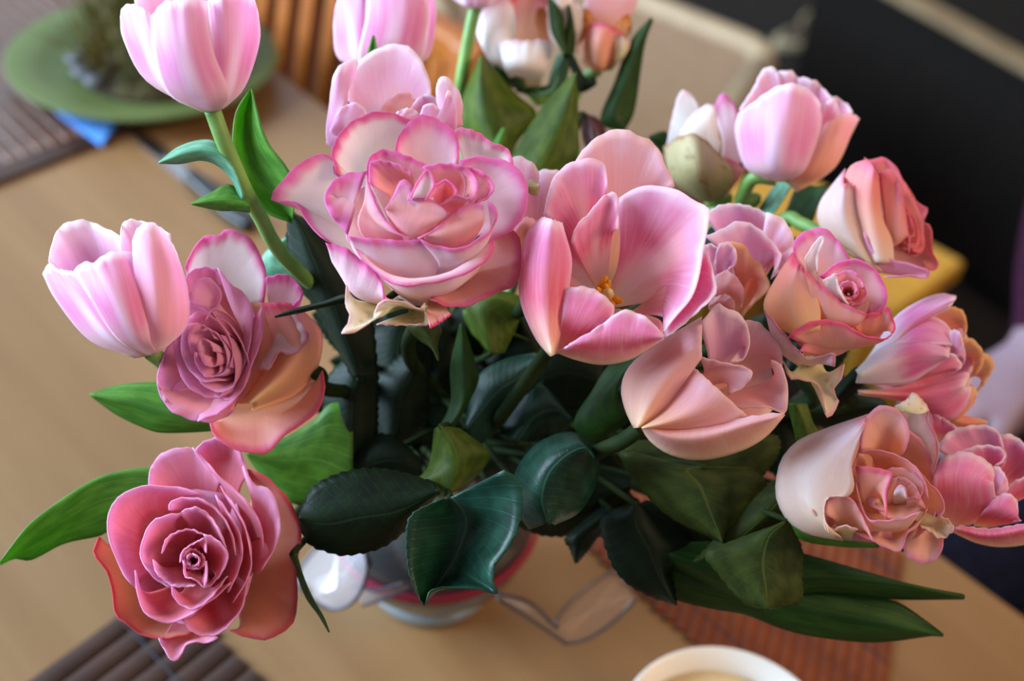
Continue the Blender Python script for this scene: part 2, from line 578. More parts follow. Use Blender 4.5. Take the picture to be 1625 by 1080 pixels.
M['floor'] = wood_mat('dark_floor_boards', (20, 11, 6), (30, 17, 10), (14, 8, 5), 0.7, 0.9)
M['wall'] = plain_mat('wall_plaster', (206, 198, 184), 0.9, (214, 206, 194), 8, bump=0.1)
M['white_paint'] = plain_mat('white_gloss_paint', (232, 230, 224), 0.4, (238, 236, 230), 10)
M['table'] = wood_mat('honey_beech', (126, 92, 56), (136, 102, 65), (114, 80, 46), math.radians(45), 0.48, 1.0, 0.0)
M['chair_wood'] = wood_mat('amber_pine', (150, 80, 24), (170, 96, 32), (130, 66, 18), math.radians(45), 0.45)
M['chair_yellow'] = wood_mat('yellow_pine', (206, 150, 50), (222, 168, 66), (190, 132, 36), math.radians(45), 0.5)
M['pane'] = glass_mat('window_glass', (250, 252, 255), 0.6, 0.0)


def boxes(name, bs, mat, **kw):
    vs_, fs = [], []
    for (x0, x1, y0, y1, z0, z1) in bs:
        k = len(vs_)
        vs_ += [(x, y, z) for z in (z0, z1) for (x, y) in ((x0, y0), (x1, y0), (x1, y1), (x0, y1))]
        fs += [tuple(k + i for i in f) for f in ((3, 2, 1, 0), (4, 5, 6, 7), (0, 1, 5, 4), (1, 2, 6, 5), (2, 3, 7, 6), (3, 0, 4, 7))]
    me = bpy.data.meshes.new(name)
    me.from_pydata(vs_, [], fs)
    return link(name, me, mat, smooth=False, **kw)


XL, YB, XR, ZC = -3.1, 3.2, 3.0, 3.3
o = boxes('floor', [(XL - .1, XR, -2.4, YB + .1, -0.05, 0.0)], M['floor'])
o['kind'] = 'structure'
tag(o, 'dark brown wooden floor beyond the table', 'floor', kind='structure')
# floor boards seen past the table
WY0, WY1, WZ0, WZ1 = -0.85, 1.75, 1.1, 3.15
o = boxes('wall_left', [(XL - .1, XL, -2.4, WY0, 0, ZC), (XL - .1, XL, WY1, YB + .1, 0, ZC), (XL - .1, XL, WY0, WY1, 0, WZ0), (XL - .1, XL, WY0, WY1, WZ1, ZC)], M['wall'])
tag(o, 'pale plaster wall with a tall window left of the table', 'wall', kind='structure')
BX0, BX1, BZ0, BZ1 = -1.7, -0.4, 1.05, 2.5
o = boxes('wall_back', [(XL, BX0, YB, YB + .1, 0, ZC), (BX1, XR, YB, YB + .1, 0, ZC), (BX0, BX1, YB, YB + .1, 0, BZ0), (BX0, BX1, YB, YB + .1, BZ1, ZC)], M['wall'])
tag(o, 'pale plaster wall with a window beyond the table', 'wall', kind='structure')


def window(name, label, bs_frame, bs_pane):
    w = boxes(name, bs_frame, M['white_paint'])
    tag(w, label, 'window', kind='structure')
    p = boxes('pane', bs_pane, M['pane'])
    p.parent = w


fw = 0.05
window('window_1', 'white framed window in the left wall',
       [(XL - .07, XL - .02, WY0, WY0 + fw, WZ0, WZ1), (XL - .07, XL - .02, WY1 - fw, WY1, WZ0, WZ1),
        (XL - .07, XL - .02, WY0 + fw, WY1 - fw, WZ0, WZ0 + fw), (XL - .07, XL - .02, WY0 + fw, WY1 - fw, WZ1 - fw, WZ1)],
       [(XL - .05, XL - .044, WY0 + fw, WY1 - fw, WZ0 + fw, WZ1 - fw)])
window('window_2', 'white framed window in the back wall',
       [(BX0, BX0 + fw, YB + .02, YB + .07, BZ0, BZ1), (BX1 - fw, BX1, YB + .02, YB + .07, BZ0, BZ1),
        (BX0 + fw, BX1 - fw, YB + .02, YB + .07, BZ0, BZ0 + fw), (BX0 + fw, BX1 - fw, YB + .02, YB + .07, BZ1 - fw, BZ1)],
       [(BX0 + fw, BX1 - fw, YB + .044, YB + .05, BZ0 + fw, BZ1 - fw)])

# ------------------------------------------------------------------ dining table
c_far = EDGE_A - E1 * 0.62
c_near = EDGE_A + E1 * 1.12
tq = [c_far, c_near, c_near - EN * 0.82, c_far - EN * 0.82]
tc_ = sum(tq) / 4
tab = empty('dining_table', (tc_[0], tc_[1], 0.0), 'honey coloured beech dining table carrying the flower vase', 'table')
t_or = (tc_[0], tc_[1], 0.0)
poly_prism('table_top', [p[:2] for p in tq], TABLE_Z - 0.03, TABLE_Z, M['table'], tab, t_or, 0.006)
for sx, sy in ((0, 0), (1, 0), (1, 1), (0, 1)):
    b = tq[0] + E1 * (0.07 + sx * (1.74 - 0.14)) - EN * (0.07 + sy * (0.82 - 0.14))
    beam('leg', (b[0], b[1], 0), (b[0], b[1], TABLE_Z - 0.028), 0.06, 0.06, M['table'], tab, t_or, 0.004, up=tuple(EN))
for sy in (0, 1):
    a = tq[0] + E1 * 0.07 - EN * (0.07 + sy * 0.68)
    beam('apron', (a[0], a[1], TABLE_Z - 0.07), tuple(a + E1 * 1.6 + np.array([0, 0, -0.07])), 0.02, 0.08, M['table'], tab, t_or, 0.002)

# ------------------------------------------------------------------ bamboo mats
M['bamboo_dark'] = wood_mat('dark_bamboo', (46, 25, 16), (64, 36, 22), (32, 17, 13), 0.9, 0.5)
M['bamboo_red'] = wood_mat('red_brown_bamboo', (92, 38, 12), (126, 60, 20), (58, 24, 10), 1.3, 0.65)
M['bamboo_grey'] = wood_mat('mid_brown_bamboo', (80, 48, 34), (98, 62, 44), (62, 36, 24), -0.8, 0.32)  # mid brown slats, smoother than those of the other mats
M['thread'] = plain_mat('navy_thread', (26, 26, 40), 0.8)


def slat_mesh(name, length, w, h):
    """half-round bamboo strip lying along +X"""
    prof = [(-w / 2, 0)] + [(-w / 2 * math.cos(a), h * (0.35 + 0.65 * math.sin(a))) for a in np.linspace(0.15, math.pi - 0.15, 6)] + [(w / 2, 0)]
    n = len(prof)
    vs_ = [(0, y, z) for y, z in prof] + [(length, y, z) for y, z in prof]
    fs = [tuple(range(n)), tuple(range(2 * n - 1, n - 1, -1))] + [(i, n + i, n + (i + 1) % n, (i + 1) % n) for i in range(n)]
    me = bpy.data.meshes.new(name)
    me.from_pydata(vs_, [], [tuple(reversed(f)) for f in fs])
    return me


def mat_of_slats(label, start, along, slat_dir, n, pitch, length, mat, thread_at, end_band=False):
    root = empty('bamboo_placemat', (start[0], start[1], TABLE_Z), label, 'placemat', 'bamboo placemats on the table')
    me = slat_mesh('slat', length, pitch * 0.9, 0.0028)
    me.materials.append(mat)
    a, s = np.array(along, float), np.array(slat_dir, float)
    a /= np.linalg.norm(a)
    s /= np.linalg.norm(s)
    ang = math.atan2(s[1], s[0])
    for i in range(n):
        o = bpy.data.objects.new('slat', me)
        COL.objects.link(o)
        o.parent = root
        q = a * pitch * (i + 0.5) + s * random.uniform(-0.0015, 0.0015)
        o.location = (q[0], q[1], 0.0002)
        o.rotation_euler = (0, 0, ang)
    for f in thread_at:
        p0 = s * length * f
        p1 = p0 + a * pitch * n
        pts = []
        for i in range(n * 2 + 1):
            q = p0 + (p1 - p0) * i / (n * 2)
            pts.append((q[0], q[1], 0.0030 if i % 2 else 0.0016))
        link('thread', tube_mesh('thread', pts, 0.0008, 5), M['thread'], root)
    if end_band:  # dark strip laid along one row of slat ends
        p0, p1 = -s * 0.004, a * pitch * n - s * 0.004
        beam('end_band', (p0[0], p0[1], 0.002), (p1[0], p1[1], 0.002), 0.02, 0.0038, M['bamboo_dark'], root, (0, 0, 0), 0.001)
    return root


mat_of_slats('dark brown bamboo placemat below the rose with faded orange petals', (-0.173, 0.411), (0.76, -0.65), (-0.574, -0.819), 24, 0.0125, 0.30, M['bamboo_dark'], (0.10, 0.5, 0.9))
mat_of_slats('reddish brown bamboo placemat under the long tulip leaves beside the white bowl', (0.197, 0.325), tuple(-E1[:2]), (0.258, 0.966), 38, 0.0082, 0.166, M['bamboo_red'], (0.12, 0.5, 0.88))
mat_of_slats('brown bamboo placemat under the green plate', (-0.50, 0.659), (0.629, 0.777), tuple(-E1[:2]), 27, 0.0125, 0.30, M['bamboo_grey'], (0.1, 0.94), True)

# ------------------------------------------------------------------ green plate with a grass planter
M['plate_green'] = plain_mat('celadon_glaze', (78, 90, 44), 0.6, (88, 100, 52), 14, spec=0.3)
pc = np.array([-0.342, 0.950, TABLE_Z + 0.0026])
pl = lathe('plate', [(0, 0), (0.06, 0), (0.068, 0.004), (0.085, 0.008), (0.112, 0.016), (0.114, 0.018), (0.112, 0.0195), (0.085, 0.0125), (0.066, 0.008), (0, 0.007)], M['plate_green'], None, (0, 0, 0))
pl.location = tuple(pc)
tag(pl, 'wide green glazed plate carrying a tuft of grass', 'plate')
M['soil'] = plain_mat('mossy_soil', (44, 32, 20), 0.95, (78, 70, 36), 60, bump=0.8)
M['grass'] = plain_mat('dry_grass', (74, 84, 26), 0.7, (120, 100, 44), 90)
gp = empty('grass_planter', pc + np.array([0.012, 0.006, 0.007]), 'tuft of dry green grass growing from mossy soil on the plate', 'plant')
lathe('soil_mound', [(0, 0), (0.072, 0.0), (0.074, 0.006), (0.06, 0.017), (0.03, 0.022), (0, 0.023)], M['soil'], gp)
gv, gf = [], []
for i in range(700):
    r_, t_ = 0.066 * math.sqrt(random.random()), random.random() * 6.283
    x0, y0 = r_ * math.cos(t_), r_ * math.sin(t_)
    h = random.uniform(0.015, 0.06) + 0.03 * (y0 > 0)
    lx, ly = random.gauss(0, 0.03), random.gauss(0, 0.03)
    w = 0.0012
    px_, py_ = -math.sin(t_ * 3) * w, math.cos(t_ * 3) * w
    k = len(gv)
    gv += [(x0 - px_, y0 - py_, 0.012), (x0 + px_, y0 + py_, 0.012), (x0 + lx * .4 + px_ * .8, y0 + ly * .4 + py_ * .8, 0.012 + h * .55),
           (x0 + lx * .4 - px_ * .8, y0 + ly * .4 - py_ * .8, 0.012 + h * .55), (x0 + lx, y0 + ly, 0.012 + h)]
    gf += [(k, k + 1, k + 2, k + 3), (k + 3, k + 2, k + 4)]
me = bpy.data.meshes.new('grass')
me.from_pydata(gv, [], gf)
link('grass', me, M['grass'], gp)['kind'] = 'stuff'
M['pebble'] = plain_mat('grey_pebble', (62, 62, 66), 0.6, (84, 84, 88), 50)
import bmesh
for (dx, dy) in ((-0.05, -0.05), (-0.062, -0.03), (-0.036, -0.062)):
    bm = bmesh.new()
    bmesh.ops.create_icosphere(bm, subdivisions=2, radius=0.009)
    for v in bm.verts:
        v.co.z *= 0.6
        v.co.x *= 1.2 + 0.2 * math.sin(v.co.y * 300)
    me = bpy.data.meshes.new('pebble')
    bm.to_mesh(me)
    bm.free()
    o = link('pebble', me, M['pebble'], gp)
    o.location = (dx, dy, 0.012)

# ------------------------------------------------------------------ blue napkin and knife
M['napkin'] = plain_mat('blue_paper_napkin', (70, 140, 226), 0.8, (96, 164, 240), 60, bump=0.2)
n0, n1, n2 = G(98, 166), G(200, 186), G(162, 238)
n3 = n0 + (n2 - n1) * 0.3
nz = TABLE_Z + 0.0034
nap = empty('paper_napkin', (n0[0], n0[1], nz), 'folded bright blue paper napkin peeking out under the green plate', 'napkin')
for k, sh in enumerate((0.0, 0.004)):
    q = [n0 + (n1 - n2) * 0.3, n1 + (n1 - n2) * 0.2, n2, n3]
    cen = sum(q) / 4
    poly_prism('fold', [tuple((cen + (p - cen) * (1 - sh * 8))[:2]) for p in q], nz + k * 0.0012, nz + k * 0.0012 + 0.001, M['napkin'], nap, (n0[0], n0[1], nz))
M['steel'] = plain_mat('brushed_steel', (150, 150, 156), 0.28, (170, 170, 176), 80, metallic=1.0)
M['black_plastic'] = plain_mat('black_plastic', (16, 16, 20), 0.4, (24, 24, 28), 40)
k0, k1 = G(213, 212), G(398, 368)
kd = (k1 - k0) / np.linalg.norm(k1 - k0)
ks = np.array([-kd[1], kd[0], 0])
kl = np.linalg.norm(k1 - k0)
kn = empty('table_knife', (k0[0], k0[1], TABLE_Z), 'steel table knife with black handle lying on the table beside the plate', 'knife')
prof = [(0, 0.001), (0.01, 0.005), (0.03, 0.007), (kl * .5, 0.006), (kl * .53, 0.004), (kl * .53, -0.005), (0.02, -0.005), (0.004, -0.003)]
poly_prism('blade', [tuple((k0 + kd * a + ks * b)[:2]) for a, b in prof], TABLE_Z + 0.0004, TABLE_Z + 0.0022, M['steel'], kn, (k0[0], k0[1], TABLE_Z))
prof = [(kl * .5, 0.006), (kl * .6, 0.0075), (kl * .9, 0.009), (kl, 0.006), (kl * 1.01, 0), (kl, -0.006), (kl * .9, -0.009), (kl * .6, -0.007), (kl * .5, -0.006)]
poly_prism('handle', [tuple((k0 + kd * a + ks * b)[:2]) for a, b in prof], TABLE_Z, TABLE_Z + 0.010, M['black_plastic'], kn, (k0[0], k0[1], TABLE_Z), 0.003)

# ------------------------------------------------------------------ white bowl
M['porcelain'] = plain_mat('white_porcelain', (232, 228, 220), 0.2, (238, 234, 228), 10, coat=0.5)
M['cream'] = plain_mat('pale_custard', (232, 214, 170), 0.4, (238, 222, 182), 12)
bc = G(1158, 1172, TABLE_Z + 0.05)
bl = empty('bowl', (bc[0], bc[1], TABLE_Z), 'small white porcelain bowl of pale custard next to the red brown placemat', 'bowl')
lathe('bowl_body', [(0, 0.0), (0.026, 0), (0.028, 0.004), (0.038, 0.014), (0.046, 0.03), (0.0505, 0.05), (0.0495, 0.0512), (0.0485, 0.05), (0.044, 0.031), (0.036, 0.017), (0.02, 0.008), (0, 0.007)], M['porcelain'], bl)
lathe('custard', [(0, 0.0385), (0.03, 0.038), (0.0462, 0.0372), (0.0458, 0.0355), (0, 0.034)], M['cream'], bl)

# ------------------------------------------------------------------ slatted chair tucked at the far edge
def pt(s, n, z):
    q = EDGE_A + E1 * s + EN * n
    return np.array([q[0], q[1], z])


ch = empty('slatted_chair', pt(0.17, 0.0, 0.0), 'amber pine chair with slatted back pushed against the far table edge', 'chair')
co = pt(0.17, 0.0, 0.0)
S0, S1 = -0.27, 0.19
lean = 0.06
for s in (S0, S1):
    beam('back_post', pt(s, 0.02, 0.0), pt(s, 0.02 + 0.02, 0.45), 0.035, 0.035, M['chair_wood'], ch, co, 0.004, up=tuple(E1))
    beam('back_post', pt(s, 0.04, 0.44), pt(s, 0.04 + lean, 0.80), 0.03, 0.03, M['chair_wood'], ch, co, 0.004, up=tuple(E1))
    beam('front_leg', pt(s, -0.36, 0.0), pt(s, -0.36, 0.43), 0.035, 0.035, M['chair_wood'], ch, co, 0.004, up=tuple(E1))
beam('seat', pt(S0 - .01, -0.17, 0.445), pt(S1 + .01, -0.17, 0.445), 0.42, 0.022, M['chair_wood'], ch, co, 0.005)
beam('lower_rail', pt(S0, 0.058, 0.55), pt(S1, 0.058, 0.55), 0.02, 0.04, M['chair_wood'], ch, co, 0.003)
beam('top_rail', pt(S0 - .02, 0.04 + lean, 0.79), pt(S1 + .02, 0.04 + lean, 0.79), 0.026, 0.03, M['chair_wood'], ch, co, 0.006)
for i in range(11):
    s = S0 + (S1 - S0) * (i + 1) / 12
    beam('slat', pt(s, 0.058, 0.55), pt(s, 0.04 + lean, 0.785), 0.02, 0.012, M['chair_wood'], ch, co, 0.002, up=tuple(EN))

# ------------------------------------------------------------------ beige bench beyond
M['beige'] = plain_mat('beige_upholstery', (132, 98, 60), 0.75, (140, 106, 68), 30, sheen=0.2)
M['beige_pale'] = plain_mat('pale_piping', (160, 136, 104), 0.6, (170, 146, 114), 30)
ba = np.array([-0.78, 0.626, 0])
bb = np.array([-0.56, -0.83, 0])
B0 = G(1222, 82, 0.45)
bq = [B0, G(640, -150, 0.45), G(765, 225, 0.45), G(1075, 300, 0.45)]
cen = sum(bq) / 4
bn = empty('bench', (cen[0], cen[1], 0), 'beige upholstered bench with pale piped edge beyond the slatted chair', 'bench')


def rounded(q, r, n=6):
    out = []
    m = len(q)
    for i in range(m):
        p, a, b = q[i], q[i - 1], q[(i + 1) % m]
        da, db = (a - p) / np.linalg.norm(a - p), (b - p) / np.linalg.norm(b - p)
        A, B = p + da * r, p + db * r
        for s in np.linspace(0, 1, n):
            out.append((1 - s) ** 2 * A + 2 * s * (1 - s) * p + s * s * B)
    return out


rq = rounded(bq, 0.05)
poly_prism('seat_cushion', [tuple(p[:2]) for p in rq], 0.36, 0.445, M['beige'], bn, (cen[0], cen[1], 0), 0.012)
ring = [(p[0] - cen[0], p[1] - cen[1], 0.445) for p in rq + rq[:1]]
link('piping', tube_mesh('piping', ring, 0.021, 8), M['beige_pale'], bn)
for p in bq:
    q = cen + (p - cen) * 0.84
    beam('leg', (q[0], q[1], 0), (q[0], q[1], 0.37), 0.05, 0.05, M['chair_wood'], bn, (cen[0], cen[1], 0), 0.004)

# ------------------------------------------------------------------ low dark cabinet at the back right
M['black_wood'] = plain_mat('black_stained_wood', (14, 9, 6), 0.7, (20, 13, 8), 12, stretch=(1, 8, 1), spec=0.15)
M['worn_edge'] = plain_mat('worn_light_edge', (110, 88, 58), 0.6, (136, 112, 78), 12)
d0, d1 = G(1400, -14, 0.42), G(1680, 142, 0.42)
dd = (d1 - d0) / np.linalg.norm(d1 - d0)
dn = np.array([-dd[1], dd[0], 0])
if dn[1] < 0:
    dn = -dn
cb = empty('low_cabinet', (*(d0 + dd * .5 + dn * .2)[:2], 0), 'low black wooden cabinet with worn pale front edge on the dark floor', 'cabinet')
cor = (*(d0 + dd * .5 + dn * .2)[:2], 0)
qd = [d0 - dd * .15, d0 + dd * 1.2, d0 + dd * 1.2 + dn * .3, d0 - dd * .15 + dn * .3]
poly_prism('carcass', [tuple(p[:2]) for p in qd], 0.05, 0.40, M['black_wood'], cb, cor, 0.004)
qd2 = [p - dn * 0.01 if i < 2 else p for i, p in enumerate(qd)]
poly_prism('cabinet_top', [tuple(p[:2]) for p in qd2], 0.40, 0.42, M['black_wood'], cb, cor, 0.003)
beam('edge_strip', tuple(qd2[0] + dn * .02 + np.array([0, 0, 0.006])), tuple(qd2[1] + dn * .02 + np.array([0, 0, 0.006])), 0.05, 0.012, M['worn_edge'], cb, cor, 0.003)
for i in (0, 1, 2, 3):
    q = np.array(cor) + (qd[i] - np.array([0, 0, .42]) - np.array(cor)) * 0.9
    beam('foot', (q[0], q[1], 0), (q[0], q[1], 0.06), 0.05, 0.05, M['black_wood'], cb, cor, 0.003)

# a pale slipper on the floor by the bench
M['felt'] = plain_mat('pale_felt', (170, 150, 110), 0.95, (186, 166, 126), 50, bump=0.3, sheen=0.3)
M['felt_dark'] = plain_mat('brown_lining', (70, 52, 34), 0.95)
sl0 = G(1292, 52, 0.02)
slp = empty('slipper', (sl0[0], sl0[1], 0), 'pale felt slipper lying on the dark floor by the bench', 'slipper')
for nm, h, k, mt in (('sole', 0.022, 1.0, M['felt']), ('footbed', 0.026, 0.82, M['felt_dark'])):
    pts = [(0.125 * k * math.cos(t), (0.045 + 0.008 * math.cos(t)) * k * math.sin(t)) for t in np.linspace(0, 2 * math.pi, 24, endpoint=False)]
    oo = poly_prism(nm, pts, 0.0 if nm == 'sole' else 0.02, h, mt, slp, (0, 0, 0), 0.004)
Vg = np.array([[(0.12 * a, 0.052 * math.cos(b) * (1 - 0.25 * a ** 4), 0.018 + 0.05 * math.sin(b) * (1 - 0.55 * a * a)) for b in np.linspace(0, math.pi, 14)] for a in np.linspace(0.0, 0.97, 10)])
uvg = np.zeros((10, 14, 2))
grid_obj('vamp', Vg, uvg, M['felt'], slp, np.zeros(3), 0.004)
slp.rotation_euler = (0, 0, 0.6)

# ------------------------------------------------------------------ yellow pine bench
s0, s1 = np.array([0.270, 1.352, 0.0]), np.array([0.478, 1.163, 0.0])
sc_ = (s0 + s1) / 2
so_ = empty('pine_stool', (sc_[0], sc_[1], 0), 'low yellow pine stool on the dark floor beyond the table', 'stool')
beam('stool_top', (s0[0], s0[1], 0.44), (s1[0], s1[1], 0.44), 0.15, 0.028, M['chair_yellow'], so_, sc_, 0.006)
for p in (s0 + (s1 - s0) * .1, s0 + (s1 - s0) * .9):
    for k in (-.055, .055):
        q = p + EN * k
        beam('leg', (q[0], q[1], 0), (q[0], q[1], 0.43), 0.03, 0.03, M['chair_yellow'], so_, sc_, 0.003)

# ------------------------------------------------------------------ pine chair and the person sitting on it
pch = np.array([0.612, 0.762, 0.0])
pc2 = empty('pine_chair', tuple(pch), 'yellow pine chair under the person in the purple jumper', 'chair')


def cpt(a, b, z):
    q = pch + E1 * a + EN * b
    return (q[0], q[1], z)


beam('seat', cpt(-0.22, 0, 0.44), cpt(0.22, 0, 0.44), 0.42, 0.025, M['chair_yellow'], pc2, pch, 0.006)
for a in (-0.19, 0.19):
    beam('front_leg', cpt(a, -0.18, 0), cpt(a, -0.18, 0.43), 0.035, 0.035, M['chair_yellow'], pc2, pch, 0.004, up=tuple(E1))
    beam('back_post', cpt(a, 0.19, 0), cpt(a, 0.25, 0.92), 0.035, 0.035, M['chair_yellow'], pc2, pch, 0.004, up=tuple(E1))
beam('top_rail', cpt(-0.2, 0.25, 0.88), cpt(0.2, 0.25, 0.88), 0.022, 0.09, M['chair_yellow'], pc2, pch, 0.005)
beam('mid_rail', cpt(-0.19, 0.23, 0.66), cpt(0.19, 0.23, 0.66), 0.02, 0.05, M['chair_yellow'], pc2, pch, 0.005)

M['jumper'] = plain_mat('purple_wool', (36, 11, 26), 0.95, (54, 18, 38), 160, bump=0.5, sheen=0.0, spec=0.1)
M['jeans'] = plain_mat('navy_denim', (14, 18, 36), 0.85, (22, 28, 52), 120, bump=0.2, spec=0.1)
M['skin'] = plain_mat('pale_skin', (120, 94, 102), 0.6, (128, 102, 110), 20)
M['hair'] = plain_mat('brown_hair', (44, 28, 18), 0.6, (60, 40, 26), 60, stretch=(8, 8, 1))


def make_person():
    # a: along the table edge, b: away from the table, z: height; facing the table (-b)
    J = {}
    pts, rad, edges = [], [], []

    def add(name, a, b, z, r, parent=None, r2=None):
        J[name] = len(pts)
        pts.append((a, b, z))
        rad.append((r, r2 or r))
        if parent:
            edges.append((J[parent], J[name]))

    add('pelvis', 0, 0.02, 0.56, 0.15, None, 0.11)
    add('waist', 0, 0.02, 0.70, 0.135, 'pelvis', 0.10)
    add('chest', 0, 0.00, 0.88, 0.155, 'waist', 0.11)
    add('collar', 0, 0.01, 1.01, 0.10, 'chest', 0.075)
    add('neck', 0, 0.00, 1.09, 0.052, 'collar')
    add('jaw', 0, -0.02, 1.15, 0.065, 'neck', 0.08)
    add('head', 0, -0.015, 1.23, 0.078, 'jaw', 0.098)
    add('crown', 0, -0.005, 1.31, 0.062, 'head', 0.078)
    for sd, s in (('r', -1), ('l', 1)):
        add('sh' + sd, s * 0.165, 0.01, 0.985, 0.062, 'collar')
        add('ua' + sd, s * 0.200, 0.00, 0.86, 0.052, 'sh' + sd)
        add('el' + sd, s * 0.185, -0.02, 0.745, 0.058, 'ua' + sd)
        add('fa' + sd, s * 0.150, -0.075, 0.695, 0.056, 'el' + sd)
        add('wr' + sd, s * 0.135, -0.130, 0.662, 0.030, 'fa' + sd, 0.026)
        add('pm' + sd, s * 0.150, -0.172, 0.652, 0.036, 'wr' + sd, 0.018)
        for k, (da, db) in enumerate(((0.030, -0.036), (0.010, -0.046), (-0.010, -0.044), (-0.030, -0.034))):
            ka = s * 0.155 + da
            add(f'k{sd}{k}', ka, -0.172 + db * 0.75, 0.652, 0.0105, 'pm' + sd)
            add(f'm{sd}{k}', ka + da * .15, -0.172 + db * 1.35, 0.642, 0.0095, f'k{sd}{k}')
            add(f't{sd}{k}', ka + da * .2, -0.172 + db * 1.7, 0.630, 0.0080, f'm{sd}{k}')
        add('th1' + sd, s * 0.155 - s * 0.045, -0.152, 0.650, 0.0115, 'pm' + sd)
        add('th2' + sd, s * 0.155 - s * 0.068, -0.185, 0.644, 0.0100, 'th1' + sd)
        add('hip' + sd, s * 0.095, -0.02, 0.545, 0.098, 'pelvis')
        add('tm' + sd, s * 0.115, -0.20, 0.55, 0.085, 'hip' + sd)
        add('kn' + sd, s * 0.125, -0.40, 0.53, 0.062, 'tm' + sd)
        add('cf' + sd, s * 0.125, -0.39, 0.33, 0.055, 'kn' + sd)
        add('an' + sd, s * 0.125, -0.36, 0.10, 0.036, 'cf' + sd)
        add('hl' + sd, s * 0.125, -0.36, 0.045, 0.036, 'an' + sd)
        add('ft' + sd, s * 0.13, -0.52, 0.03, 0.036, 'hl' + sd, 0.028)
    me = bpy.data.meshes.new('body')
    vs_ = [tuple(E1 * a + EN * b + np.array([0, 0, z])) for a, b, z in pts]
    me.from_pydata(vs_, edges, [])
    o = bpy.data.objects.new('body', me)
    COL.objects.link(o)
    m = o.modifiers.new('skin', 'SKIN')
    m.use_smooth_shade = True
    o.modifiers.new('sub', 'SUBSURF').levels = 2
    for i, sv in enumerate(me.skin_vertices[0].data):
        sv.radius = rad[i]
        sv.use_root = i == 0
    dg = bpy.context.evaluated_depsgraph_get()
    ev = o.evaluated_get(dg)
    full = bpy.data.meshes.new_from_object(ev)
    bpy.data.objects.remove(o)
    full.materials.clear()
    for k in ('jumper', 'jeans', 'skin'):
        full.materials.append(M[k])
    P0 = np.array([np.array([np.dot(v, E1), np.dot(v, EN), v[2]]) for v in vs_])
    R0 = np.array([max(r) for r in rad])
    kind = {}
    for n_, i in J.items():
        if n_[:2] in ('hi', 'tm', 'kn', 'cf', 'an', 'hl', 'ft') and not n_.startswith('kl') and n_ not in ('head',) or n_ == 'pelvis':
            kind[i] = 1
        elif n_ in ('neck', 'jaw', 'head', 'crown') or n_[:2] in ('wr', 'pm', 'th', 'kr', 'kl', 'mr', 'ml', 'tr', 'tl'):
            kind[i] = 2
        else:
            kind[i] = 0
    for p in full.polygons:
        c = np.array(p.center)
        q = np.array([np.dot(c, E1), np.dot(c, EN), c[2]])
        p.material_index = kind[int(np.argmin(np.sqrt(((P0 - q) ** 2).sum(1)) - R0))]
        p.use_smooth = True
    return full


PP = pch + EN * 0.0
per = empty('person', tuple(PP), 'person in a dark purple jumper and navy trousers sitting at the table', 'person')
bd = bpy.data.objects.new('body', make_person())
COL.objects.link(bd)
bd.parent = per
Vh = []
for a in np.linspace(0.0, 1.0, 14):
    row = []
    for t in np.linspace(0, 2 * math.pi, 28):
        el = (math.pi / 2) * (1 - a) - 0.35 * a * (1 + 0.0 * t)
        rr = 0.098 * math.cos(el)
        ca, cb_ = rr * math.cos(t) * 0.95, rr * math.sin(t) * 1.12
        zz = 1.255 + 0.105 * math.sin(el)
        if math.sin(t) < -0.2 and a > 0.62:      # keep the face free
            zz = max(zz, 1.275)
        q = E1 * ca + EN * (cb_ + 0.0) + np.array([0, 0, zz])
        row.append(q)
    Vh.append(row)
grid_obj('hair', np.array(Vh), np.zeros((14, 28, 2)), M['hair'], per, np.zeros(3), 0.012)
for s in (-1, 1):
    bm = bmesh.new()
    bmesh.ops.create_uvsphere(bm, u_segments=10, v_segments=8, radius=0.011)
    me = bpy.data.meshes.new('eye')
    bm.to_mesh(me)
    bm.free()
    e_ = link('eye', me, M['porcelain'], per)
    q = E1 * (0.032 * s) - EN * 0.098
    e_.location = (q[0], q[1], 1.225)

# ================================================================== the bouquet
C0, C1, C2, C3, C4, C5, C6, C7 = (0, 0, 3), (400, 0, 3), (800, 0, 3), (1085, 0, 3), (0, 320, 3), (400, 150, 2.633), (780, 180, 2.572), (1085, 230, 3)
D0, D1, D2, D3, D4, D5, D6, D7 = (0, 660, 2.572), (400, 460, 3), (800, 460, 3), (1085, 540, 3), (400, 720, 3), (800, 720, 3), (1085, 760, 3.009), (680, 0, 4.0625)
Z5 = (1380, 380, 3.176)
FULL = (0, 0, 1)
VASE = G(684, 914)
_nth = [0]


